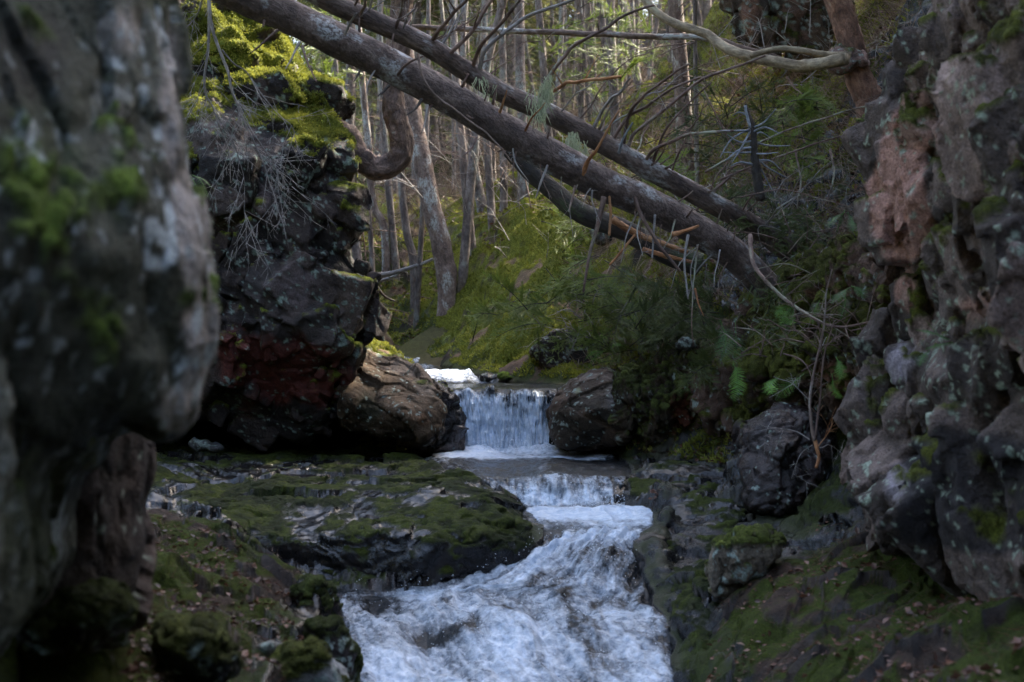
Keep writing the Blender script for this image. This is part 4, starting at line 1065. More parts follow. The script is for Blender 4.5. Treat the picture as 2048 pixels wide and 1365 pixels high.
def fern_frond(lv, tb, pts, W, seed, n=19):
    g = np.random.default_rng(seed)
    c = spline(pts, n+6)
    tb.add(pts, .003, .001, 4, n=10, seed=seed)
    tri = []
    # one pinna: a slim toothed blade along +x
    for s in range(7):
        x = s/7; w = .085*(1-x*.8)
        tri += [[[x, 0, 0], [x+.14, w, 0.02], [x+.2, 0, 0]], [[x, 0, 0], [x+.2, 0, 0], [x+.14, -w, 0.02]]]
    proto = np.array(tri)
    pos = c[4:-1]; tg = np.gradient(c, axis=0)[4:-1]; tg /= np.linalg.norm(tg, axis=1, keepdims=True)
    view = pos/np.linalg.norm(pos, axis=1, keepdims=True)*-1
    nrm = np.tile([0, -.5, .6], (len(pos), 1))+g.normal(size=3)*.25
    side = np.cross(tg, nrm); side /= np.linalg.norm(side, axis=1, keepdims=True)
    k = len(pos); u = np.linspace(0, 1, k)
    w = W*np.sin(np.pi*(u*.86+.12))**.8
    for sg in (-1, 1):
        dd = side*sg+tg*.45+g.normal(size=(k, 3))*.07; dd[:, 2] -= .12
        lv.put(proto, pos, dd, nrm, w*g.uniform(.85, 1.1, k), np.clip(.4+u*.4+g.uniform(-.2, .2, k), 0, 1))
# ---------------------------------------------------------------- fallen trunks and branches near the stream
def fallen():
    def log(name, line, d0, d1, r0, r1, label, seed, mat='spruce_bark'):
        t = px_path(line, d0, d1)
        root = empty(name, tuple(t[-1]), label, 'fallen tree')
        tb = Tubes(); c = tb.add(t, r0, r1, 40, n=150, rough=.05, seed=seed)
        tb.build('trunk', M[mat], root)
        return root, c
    A, ca = log('fallen_tree', [(380, -62), (440, -28), (579, 34), (700, 92), (840, 163), (976, 242), (1100, 312), (1215, 372), (1300, 408), (1400, 465), (1470, 512), (1530, 572)], 9.6, 11.4, .122, .124,
                'thick fallen spruce trunk with stubs, lower and nearer of the two leaning across the gorge', 1)
    B, cb = log('fallen_tree', [(520, -62), (600, -30), (668, 8), (737, 38), (839, 84), (925, 137), (1010, 188), (1113, 236), (1215, 292), (1305, 343), (1408, 398), (1463, 428), (1510, 455), (1580, 505)], 10.8, 12.2, .078, .09,
                'slimmer reddish fallen spruce trunk leaning across the gorge just behind the thick one', 2)
    def br(root, line, d0, d1, r0, r1, mat='brown_twig', tw=0, L=.25, seed=0, wig=.01, lab=None):
        p = px_path(line, d0, d1)
        tb = Tubes(); c = tb.add(p, r0, r1, 7, n=26, seed=seed, wig=wig, rough=.08)
        if tw: twigs(tb, c, r1*1.2, tw, L, seed+100, up=(0, 0, .1), sub=1)
        o = tb.build('branch', M[mat], root)
        if lab: o['label'] = lab
        return c
    up = [([(863, 84), (895, 40), (942, -8)], .018, .012), ([(890, 116), (930, 80), (965, 30), (995, -8)], .018, .013), ([(945, 135), (962, 92), (1000, 50), (1048, -6)], .018, .012),
          ([(958, 145), (975, 95), (1038, 44), (1090, 18), (1150, -5)], .019, .012), ([(1079, 195), (1113, 130), (1150, 92), (1198, 62), (1250, 32), (1305, 12)], .018, .010),
          ([(1108, 182), (1130, 168), (1161, 161), (1243, 156)], .016, .013), ([(1181, 268), (1216, 205), (1240, 180), (1263, 157)], .017, .008), ([(1190, 280), (1228, 195), (1262, 160)], .012, .006),
          ([(1245, 300), (1262, 222), (1305, 178), (1380, 127)], .016, .009), ([(1223, 286), (1255, 235), (1292, 212), (1360, 171), (1401, 157)], .017, .008),
          ([(1250, 312), (1268, 268), (1305, 239), (1394, 168), (1460, 140), (1531, 113)], .018, .009), ([(1285, 328), (1310, 300), (1360, 274), (1410, 268), (1463, 262)], .016, .011),
          ([(1305, 338), (1312, 300), (1340, 245), (1425, 168)], .015, .006), ([(790, 66), (800, 20), (806, -12)], .015, .012), ([(722, 34), (730, 5), (742, -20)], .013, .01)]
    for k, (l, a, b) in enumerate(up):
        bx = l[0][0]; d = np.interp(bx, [600, 1580], [10.9, 12.1])
        raw = k == 5
        br(B, l, d, d-.45+.25*math.sin(k*2.1), a, b, 'grey_twig' if k in (3, 6) else ('raw_wood' if raw else 'brown_twig'), 3 if k % 2 else 2, .35, 200+k, .015, 'torn orange branch end' if raw else None)
    gq = np.random.default_rng(88)
    for k in range(30):
        i = int(gq.uniform(.18, .97)*(len(cb)-1)); p0 = cb[i]; pxx = 1024+F*p0[0]/p0[1]; pyy = 682.5-F*p0[2]/p0[1]
        L_ = gq.uniform(60, 260)*(1 if pxx > 850 else .5); a = gq.uniform(.55, 1.25); cv = gq.uniform(-.35, .5)
        l = [(pxx, pyy), (pxx+L_*.5*math.cos(a+cv*.5), pyy-L_*.5*math.sin(a+cv*.5)), (pxx+L_*math.cos(a), pyy-L_*math.sin(a))]
        br(B, l, p0[1], p0[1]+gq.uniform(-.6, .5), gq.uniform(.006, .011), .003, 'grey_twig' if k % 3 == 0 else 'brown_twig', 5, .4, 400+k, .03)
    for k in range(22):
        i = int(gq.uniform(.3, .97)*(len(ca)-1)); p0 = ca[i]; pxx = 1024+F*p0[0]/p0[1]; pyy = 682.5-F*p0[2]/p0[1]
        L_ = gq.uniform(35, 120); a = gq.uniform(1.1, 2.2)
        l = [(pxx, pyy+15), (pxx+L_*.5*math.cos(a+.2), pyy+15+L_*.5*math.sin(a+.2)), (pxx+L_*math.cos(a), pyy+15+L_*math.sin(a))]
        br(A, l, p0[1]-.05, p0[1]-gq.uniform(0, .3), gq.uniform(.005, .009), .002, 'grey_twig' if k % 2 else 'brown_twig', 2, .15, 440+k, .01)
    upA = [([(1165, 350), (1178, 318), (1196, 294), (1237, 222)], .020, .006, 'raw_wood', 'broken orange branch standing up from the trunk'), ([(796, 150), (812, 130), (846, 113)], .012, .006, 'brown_twig', None), ([(1000, 225), (1008, 200), (1013, 180)], .012, .004, 'raw_wood', None),
           ([(1238, 306), (1245, 280), (1264, 246)], .013, .006, 'silver_wood', None), ([(690, 70), (702, 42), (712, 28)], .011, .006, 'grey_twig', None), ([(1050, 262), (1066, 235), (1090, 205)], .010, .003, 'raw_wood', None)]
    for k, (l, a, b, m, lab) in enumerate(upA):
        d = np.interp(l[0][0], [440, 1530], [9.6, 11.2])-.1
        br(A, l, d, d-.2, a, b, m, 0, .2, 240+k, .005, lab)
    dn = [([(1208, 395), (1198, 440), (1180, 505), (1166, 584)], .024, .008, 'brown_twig'), ([(1262, 372), (1280, 425), (1310, 480), (1362, 545)], .018, .011, 'brown_twig'), ([(1218, 390), (1222, 430), (1220, 472)], .012, .010, 'raw_wood'),
          ([(1395, 490), (1388, 560), (1384, 620), (1386, 692)], .009, .003, 'brown_twig'), ([(1376, 470), (1368, 530), (1376, 600)], .012, .006, 'grey_twig'), ([(1390, 578), (1396, 605), (1408, 632)], .010, .002, 'raw_wood'),
          ([(1310, 430), (1306, 480), (1303, 515)], .010, .007, 'grey_twig'), ([(1270, 470), (1240, 505), (1218, 530)], .010, .008, 'raw_wood'), ([(1096, 328), (1085, 360), (1072, 396)], .012, .005, 'grey_twig'), ([(1150, 373), (1143, 400), (1136, 425)], .011, .006, 'brown_twig'),
          ([(953, 275), (945, 295), (928, 312)], .010, .005, 'brown_twig'), ([(843, 200), (832, 218), (813, 232)], .014, .004, 'dark_bark'), ([(778, 172), (766, 184), (756, 194)], .012, .004, 'dark_bark'), ([(720, 142), (714, 155), (708, 164)], .010, .003, 'dark_bark'),
          ([(855, 210), (851, 240), (842, 268)], .009, .003, 'grey_twig'), ([(556, 60), (530, 82), (503, 105)], .010, .005, 'brown_twig'), ([(600, 84), (588, 108), (570, 140)], .010, .004, 'grey_twig'), ([(604, 92), (614, 125), (632, 165)], .010, .005, 'brown_twig'),
          ([(1350, 440), (1342, 470), (1325, 500)], .008, .004, 'brown_twig'), ([(1440, 500), (1432, 540), (1428, 575)], .007, .003, 'grey_twig')]
    for k, (l, a, b, m) in enumerate(dn):
        d = np.interp(l[0][0], [440, 1530], [9.6, 11.2])-.07
        br(A, l, d, d-.1+.05*math.sin(k), a, b, m, 2 if k in (0, 3, 4) else 0, .12, 260+k, .006)
    # torn fibres where the bark has come off
    # small stubs all along both trunks
    g = np.random.default_rng(4)
    for root, c, r, nn in ((A, ca, .13, 26), (B, cb, .09, 20)):
        for k in range(nn):
            i = int(g.uniform(.08, .96)*(len(c)-1)); d = g.normal(size=3); d[1] = -abs(d[1])*.6; d /= np.linalg.norm(d)
            tb = Tubes(); L = g.uniform(.03, .13)
            tb.add([c[i]+d*r*.8, c[i]+d*(r+L*.6), c[i]+d*(r+L)+np.array([.01, 0, .02])], g.uniform(.006, .014), .004, 6, n=4, seed=300+k, rough=.1)
            tb.build('branch_stub', M['brown_twig'], root)
    # beard lichen hanging from the upper trunk
    for (a, b, L) in ((1088, 172, 40), (1072, 175, 70), (1082, 205, 34), (1095, 150, 40), (1148, 262, 30), (1136, 268, 45), (968, 150, 90), (1162, 282, 36), (1075, 255, 30)):
        lv = Leaves(); n = 60; p = P(a, b, 10.95); s = L/F*10.95
        pos = p[None]+np.stack([g.normal(size=n)*s*.16, g.normal(size=n)*.02, -g.uniform(0, 1, n)*s], 1)
        dd = np.stack([g.normal(size=n)*.35, g.normal(size=n)*.2, -np.ones(n)], 1)
        pr = np.array([[[0, -.004, 0], [0, .004, 0], [.11, .003, 0]]])
        lv.put(pr, pos, dd, np.tile([0, -1., 0], (n, 1)), g.uniform(.5, 1.2, n), g.uniform(0, 1, n))
        o = lv.build('beard_lichen', M['lichen'], B)
    # third, dark trunk below
    t, cc = log('fallen_tree', [(1020, 300), (1062, 345), (1110, 385), (1160, 425), (1250, 462), (1330, 505), (1400, 530)], 12.4, 12.2, .075, .10, 'dark rotten fallen trunk with torn orange wood, underneath the two long ones', 3, 'dark_bark')
    tb = Tubes(); tb.add(px_path([(1225, 440), (1262, 462), (1310, 482), (1375, 505)], 12.02, 11.95), .035, .018, 9, n=30, rough=.3, seed=9); tb.build('torn_wood', M['raw_wood'], t)
    tb = Tubes(); tb.add(px_path([(1285, 500), (1330, 512), (1385, 525)], 12.0, 11.95), .022, .012, 9, n=24, rough=.35, seed=10); tb.build('torn_wood', M['raw_wood'], t)
    tb = Tubes(); tb.add(px_path([(1345, 470), (1372, 462), (1398, 452)], 10.7), .02, .008, 8, n=14, rough=.3, seed=11); tb.build('torn_wood', M['raw_wood'], A)
    # pale drooping twig crossing both trunks
    def single(name, line, d0, d1, r0, r1, mat, label, cat, tw=0, L=.3, seed=0, k=8, wig=.01, sub=1, extra=(), rough=.08):
        p = px_path(line, d0, d1)
        root = empty(name, tuple(p[0]), label, cat)
        tb = Tubes(); c = tb.add(p, r0, r1, k, n=44, seed=seed, wig=wig, rough=rough); tb.build('stem', M[mat], root)
        if tw:
            tb = Tubes(); twigs(tb, c, r0*.5, tw, L, seed+9, sub=sub); tb.build('twigs', M[mat], root)
        for q, (l, a, b, d) in enumerate(extra):
            tb = Tubes(); c2 = tb.add(px_path(l, d), a, b, 7, n=26, seed=seed+q, wig=wig)
            if tw: twigs(tb, c2, b*1.3, max(2, tw//2), L*.7, seed+40+q, sub=sub)
            tb.build('branch', M[mat], root)
        return root, c
    single('bare_branch', [(836, 108), (846, 154), (872, 190), (908, 219), (950, 250), (976, 270), (1003, 298), (1026, 322)], 9.75, 9.6, .009, .004, 'pale_bark', 'pale thin curved branch drooping in front of the thick fallen trunk', 'branch', seed=31)
    single('bare_branch', [(812, 54), (870, 56), (960, 60), (1100, 66), (1220, 70), (1400, 77), (1480, 95), (1560, 118)], 14.2, 14.0, .028, .034, 'pale_bark', 'long thin horizontal branch stretching behind the fallen trunks', 'branch', tw=8, L=.5, seed=32)
    single('leaning_stem', [(1270, -30), (1302, 15), (1350, 48), (1410, 68), (1440, 90), (1480, 106), (1540, 122), (1600, 132), (1645, 127), (1690, 118)], 13.8, 12.2, .038, .056, 'green_branch', 'smooth olive stem curving from the top of the view to the red-barked trunk', 'branch', seed=33, k=14, tw=0,
           extra=[([(1500, 112), (1530, 104), (1560, 98), (1590, 99), (1640, 110), (1700, 112)], .026, .034, 12.5)])
    # curved branch dropping from the trunk end
    single('curved_branch', [(1500, 470), (1505, 520), (1530, 560), (1580, 605), (1625, 635), (1680, 655), (1740, 645), (1800, 620)], 10.3, 9.3, .017, .006, 'brown_twig', 'reddish curved branch sweeping down from the end of the thick fallen trunk', 'branch', tw=16, L=.35, seed=35)
    for k, (l, d, r, lab) in enumerate([([(1410, 345), (1480, 305), (1560, 268), (1650, 235), (1785, 203)], 11.6, .011, 'long straight dead branch rising right beyond the silver snag'), ([(1440, 360), (1500, 335), (1600, 298), (1680, 272), (1745, 258)], 11.7, .010, 'lower of the two parallel dead branches right of the silver snag'),
            ([(1375, 440), (1440, 370), (1475, 345), (1520, 340)], 11.9, .012, 'crooked dead branch below the silver snag'), ([(1573, 155), (1610, 200)], 12.8, .012, 'short broken stick with bright wood on the mossy slope'), ([(1590, 300), (1600, 360), (1596, 420)], 11.8, .010, 'upright dead stick in the shade right of the silver snag'),
            ([(1660, 300), (1666, 350), (1650, 410)], 11.4, .010, 'bent reddish stick standing on the slope beside the right cliff'), ([(740, 553), (790, 545), (830, 532), (866, 518)], 21.5, .045, 'weathered pole lying across the leaf litter behind the left cliff'),
            ([(744, 568), (780, 556), (812, 540)], 21.7, .03, 'shorter pole under the weathered pole behind the left cliff'), ([(1480, 395), (1560, 380), (1640, 400), (1720, 420)], 10.9, .006, 'thin greenish twig reaching to the right cliff'), ([(1405, 175), (1480, 320), (1530, 370)], 12.5, .008, 'thin dead stick crossing behind the silver snag'),
            ([(720, 430), (728, 470), (735, 540)], 15, .012, 'thin dead stem rising behind the edge of the left cliff')]):
        single('dead_branch', l, d, d-.15, r, r*.5, 'brown_twig' if k not in (6, 7) else 'grey_twig', lab, 'branch', tw=5 if k < 6 else 2, L=.3, seed=50+k)
    # root at the cliff edge
    single('root', [(738, 535), (745, 560), (765, 590), (790, 603)], 12.9, 13.3, .022, .008, 'dark_bark', 'dark root curling out from the edge of the left cliff', 'root', seed=71)
    # silver snag
    root = empty('snag', tuple(P(1517, 400, 11.2)), 'silvery dead snag bristling with pale spikes above the fallen trunks', 'snag')
    tb = Tubes(); c = tb.add(px_path([(1491, 208), (1497, 232), (1506, 255), (1508, 300), (1513, 345), (1522, 400)], 11.2), .012, .04, 14, n=40, rough=.18, seed=72, prof=lambda t: np.where(t < .25, .6+t*2.6, 1)); tb.build('trunk', M['dark_bark'], root)
    tb = Tubes(); tb.add(px_path([(1490, 212), (1494, 232), (1500, 256)], 11.15), .012, .012, 7, n=10, rough=.2, seed=73); tb.build('splinter', M['silver_wood'], root)
    sp = [((1500, 258), (1462, 280), (1440, 315)), ((1502, 260), (1480, 300), (1462, 328)), ((1504, 265), (1530, 255), (1560, 268)), ((1506, 256), (1528, 245), (1552, 218)), ((1500, 235), (1480, 225), (1465, 232)), ((1506, 285), (1540, 292), (1580, 292)), ((1506, 282), (1480, 285), (1455, 270)),
          ((1507, 305), (1475, 306), (1445, 305)), ((1508, 308), (1530, 308), (1556, 305)), ((1510, 312), (1535, 335), (1577, 358)), ((1510, 318), (1528, 350), (1545, 382)), ((1508, 330), (1480, 325), (1462, 332)), ((1500, 262), (1470, 262), (1440, 262)), ((1507, 275), (1520, 265), (1540, 275)),
          ((1508, 322), (1540, 322), (1562, 340)), ((1511, 350), (1525, 368), (1535, 372)), ((1505, 295), (1478, 300), (1450, 322))]
    for k, s_ in enumerate(sp):
        tb = Tubes(); g = np.random.default_rng(k); dd = g.uniform(-.25, .1)
        tb.add([P(*s_[0], 11.2), P(*s_[1], 11.2+dd*.6), P(*s_[2], 11.2+dd)], .009, .0035, 6, n=9, seed=80+k, rough=.1); tb.build('spike', M['silver_wood'], root)
    # dead branch hanging over the left cliff
    root = empty('hanging_branch', tuple(P(418, -40, 9.6)), 'pale dead branch with many fine twigs hanging over the dark left cliff', 'branch')
    mains = [([(418, -40), (417, 0), (417, 52), (414, 102), (407, 154), (414, 192), (426, 222), (445, 267), (458, 308), (462, 369)], .013, .003), ([(418, -40), (421, 40), (441, 106), (459, 150), (469, 198), (490, 240), (507, 288), (527, 332), (548, 380), (552, 440)], .013, .003),
             ([(444, 100), (470, 130), (493, 144), (524, 188), (561, 232), (589, 260), (596, 300)], .006, .002), ([(410, -40), (404, 10), (380, 52)], .009, .004), ([(430, 225), (470, 290), (486, 350), (490, 420), (500, 460)], .004, .0015), ([(480, 225), (530, 300), (560, 345), (590, 380)], .003, .0012), ([(405, 160), (395, 200), (400, 240)], .003, .001)]
    for k, (l, a, b) in enumerate(mains):
        tb = Tubes(); c = tb.add(px_path(l, 9.6, 9.9), a, b, 7, n=40, seed=120+k, wig=.012, rough=.1)
        tb.build('limb', M['grey_twig'], root)
        tb = Tubes(); twigs(tb, c, .0035, 26 if k < 2 else 12, .42, 130+k, up=(.1, 0, -.45), sub=2, lo=.3, thin=.0021); tb.build('twigs', M['grey_twig'], root)
    # uprooted sapling on the right
    root = empty('dead_sapling', tuple(P(1632, 930, 9.0)), 'dead sapling with torn orange foot leaning on the mossy bank above the black wet boulder', 'sapling')
    for k, (l, a, b, m) in enumerate([([(1632, 936), (1637, 915), (1634, 900), (1628, 880)], .010, .014, 'raw_wood'), ([(1628, 882), (1622, 840), (1621, 790), (1630, 730), (1645, 660), (1652, 600), (1665, 540)], .012, .004, 'pale_bark'), ([(1630, 880), (1636, 830), (1642, 780), (1650, 700), (1668, 640)], .009, .003, 'brown_twig'),
            ([(1620, 880), (1590, 862), (1550, 855), (1520, 860)], .004, .0015, 'grey_twig'), ([(1635, 895), (1660, 860), (1668, 835)], .005, .002, 'raw_wood'), ([(1640, 896), (1660, 892), (1700, 916)], .003, .0015, 'grey_twig'), ([(1625, 890), (1600, 910), (1582, 955)], .003, .0012, 'grey_twig'), ([(1618, 800), (1580, 765), (1545, 755)], .003, .0012, 'grey_twig')]):
        tb = Tubes(); c = tb.add(px_path(l, 9.1, 9.2), a, b, 7, n=30, seed=150+k, wig=.008)
        if k: twigs(tb, c, .003, 12 if k in (1, 2) else 4, .26, 160+k, sub=1, thin=.0015)
        tb.build('stem' if k < 3 else 'twig', M[m], root)

def standing():
    def tree(label, line, d, r0, r1, mat, seed, name='tree', k=28, rough=.05, prof=None, n=110, cat='tree'):
        p = px_path(line, d)
        if d > 13.42:
            zg = float(ground(p[:1, 0], p[:1, 1])[0])
            if zg < p[0, 2]: p = np.vstack([[p[0, 0]+(p[0, 0]-p[1, 0])*.1, d, zg-.5], p])
            else: p[0, 2] = min(p[0, 2], zg-.12)
        root = empty(name, tuple(p[0]), label, cat)
        tb = Tubes(); tb.add(p, r0, r1, k, n=n, rough=rough, seed=seed, prof=prof); tb.build('trunk', M[mat], root)
        return root, p
    t, p = tree('reddish rough-barked leaning tree standing on the slope left of the right cliff', [(1742, 215), (1730, 180), (1716, 150), (1700, 80), (1678, 10), (1655, -60), (1600, -220), (1560, -420)], 13.45, .138, .105, 'red_bark', 501, rough=.08, prof=lambda t: 1+.5*np.exp(-t*22))
    grow_crown(t, p[-1], 3.5, 1.8, 41)
    # tree with a knee-bent base growing out of the left cliff
    t, p = tree('tree with a thick knee-bent base growing from the edge of the dark left cliff', [(640, 236), (690, 285), (722, 318), (752, 336), (782, 332), (802, 308), (803, 275), (794, 235), (787, 200), (790, 140), (800, 60), (806, 0), (815, -120), (820, -400), (830, -900)], 13.4, .122, .092, 'hook_bark', 502, n=260, rough=.20, prof=lambda t: 1+.30*np.exp(-((t-.075)/.03)**2)-.12*np.exp(-((t-.14)/.02)**2))
    t, p = tree('pale leaning birch-like trunk with whitish patches left of the mossy hill', [(893, 560), (888, 525), (878, 470), (862, 410), (850, 350), (838, 290), (826, 230), (815, 150), (806, 0), (800, -300), (800, -700)], 21.0, .155, .12, 'pale_bark', 503, prof=lambda t: 1+.2*np.exp(-t*12)-.25*np.exp(-((t-.06)/.03)**2))
    for k, (l, d, r, m, lab) in enumerate([([(828, 535), (815, 470), (806, 400), (800, 300), (795, 100), (790, -400)], 22.5, .07, 'far_bark', 'slim dark trunk just left of the pale leaning trunk'),
            ([(770, 465), (750, 420), (742, 370), (738, 300), (720, 100), (700, -300)], 24, .07, 'pale_bark', 'thin pale sapling bending up behind the left cliff edge'),
            ([(968, 420), (955, 370), (945, 320), (936, 250), (928, 0), (920, -400)], 24.5, .09, 'far_bark', 'slim leaning trunk at the crest of the mossy hill'),
            ([(1046, 380), (1046, 320), (1044, 240), (1040, 100), (1036, -400)], 23.5, .10, 'far_bark', 'straight grey trunk on the mossy hill behind the fallen trunks'),
            ([(1370, 330), (1366, 200), (1358, 100), (1350, 0), (1340, -300)], 17.5, .115, 'pale_bark', 'straight trunk behind the crossing branches on the upper slope'),
            ([(1394, 350), (1392, 200), (1390, 60), (1388, -200)], 16.5, .03, 'far_bark', 'thin straight pole beside the trunk on the upper slope'),
            ([(700, 520), (697, 400), (700, 200), (706, -200)], 26, .10, 'far_bark', 'grey trunk half hidden behind the edge of the left cliff'), ([(745, 560), (742, 480), (736, 400)], 22.5, .05, 'far_bark', 'short dead stem beside the left cliff edge'),
            ([(700, 20), (702, -60)], 20, .1, 'far_bark', '')]):
        if not lab: continue
        t, p = tree(lab, l, d, r, r*.75, m, 520+k, prof=lambda t: 1+.4*np.exp(-t*25), k=14, n=60)
        if l[-1][1] < -250 and d > 23.8: grow_crown(t, p[-1], 3.0, 1.8, 60+k)
        tb = Tubes(); g = np.random.default_rng(k)
        for q in range(16):
            u = g.uniform(.1, .85); i = u*(len(p)-1); a = p[int(i)]*(1-i%1)+p[int(i)+1]*(i%1)
            d_ = g.normal(size=3); d_[2] = g.uniform(-.5, .3); L = g.uniform(.3, 1.1)
            c = tb.add([a, a+d_*L*.4, a+d_*L*.8+np.array([0, 0, -.15*L])], .009, .003, 4, n=6, seed=q)
        tb.build('dead_branches', M['brown_twig'], t)

def _crown_tris(seed, H, R, n, low=0.):
    """a spruce crown as whorled sprays round a stem, base at the origin"""
    g = np.random.default_rng(seed)
    pr = []
    for k in range(7):       # one spray of small blades
        for s in (-1, 1):
            b = np.array([k*.05, 0, 0]); d = np.array([.09, s*.10*(1-k*.09), -.01*k]); pr.append([b, b+np.array([.045, 0, .0]), b+d])
    pr.append([[0, -.01, 0], [0, .01, 0], [.42, 0, 0]])
    pr = np.array(pr)
    z = g.uniform(0, 1, n)**1.15; a = g.uniform(0, 2*np.pi, n); rr = R*(1-z)**.8*np.sqrt(g.uniform(.05, 1, n))
    gap = vnoise(np.stack([np.cos(a)*1.5, np.sin(a)*1.5, z*H*1.1], 1), seed)
    k = gap > -.25
    z, a, rr = z[k], a[k], rr[k]; n = len(z)
    pos = np.stack([np.cos(a)*rr, np.sin(a)*rr, z*H-rr*.35], 1)
    dd = np.stack([np.cos(a), np.sin(a), -.35+g.normal(size=n)*.3], 1)+g.normal(size=(n, 3))*.35
    return pr, pos, dd, g

_CROWN = {}
def grow_crown(root, top, H, R, seed):
    base = np.array(top)+np.array([0, 0, 1.5]); H = 7.5; R = 2.3
    key = seed % 4
    if key not in _CROWN:
        pr, pos, dd, g = _crown_tris(900+key, 6.0, 2.2, 2400)
        lv = Leaves(); lv.put(pr, pos, dd, np.tile([0, 0, 1.], (len(pos), 1))+g.normal(size=(len(pos), 3))*.4, g.uniform(.8, 1.5, len(pos)), g.uniform(0, 1, len(pos)))
        _CROWN[key] = lv.build('crown', M['far_needles'], None, (0, 0, 0))
        o = _CROWN[key]
    else:
        o = _CROWN[key].copy(); C.objects.link(o)
    o.parent = root; o.location = Vector(base)-root.location; s = H/4.0; o.scale = (R/2.0, R/2.0, H/6.0); o.rotation_euler = (0, 0, seed*1.3)

# sunlit targets whose line to the sun stays open
OPEN = [(P(712, 470, 12.4), .2), (P(640, 225, 13.4), .4), (P(425, 40, 13.6), .3), (P(1010, 430, 21.5), 1.1), (P(1080, 480, 19.5), 1.0), (P(950, 560, 21), 1.0), (P(900, 330, 30), .5)]
SHADE = [(820, 735, 18.3), (870, 745, 17.5), (930, 760, 16.4), (830, 780, 12.6), (740, 760, 12.6), (780, 800, 12.5), (840, 750, 17.5), (900, 740, 17), (1180, 800, 13), (1000, 850, 13.6), (700, 950, 12), (900, 1000, 10.5), (600, 1100, 9), (1150, 1100, 9.5), (1100, 1300, 8), (200, 300, 3), (400, 700, 3.3), (100, 900, 3), (450, 1250, 6), (1400, 1000, 10.5), (1700, 700, 9.5), (1900, 700, 7), (1900, 300, 7), (500, 600, 12), (500, 350, 12.2), (1600, 1100, 8.5), (1300, 600, 13.5), (1200, 380, 10.5), (700, 100, 9.9), (1500, 500, 11)]
def blocked_ok(pos, H, R):
    """True when a crown standing here leaves every open line free"""
    s = np.array(SUND)
    for (q, rad) in OPEN:
        t = ((pos[0]-q[0])*s[0]+(pos[1]-q[1])*s[1])/(s[0]**2+s[1]**2)
        if t < 0: continue
        w = q+s*t
        dist = math.hypot(w[0]-pos[0], w[1]-pos[1])
        if dist < R*.45+rad and pos[2] < w[2] < pos[2]+H+.5: return False
    return True

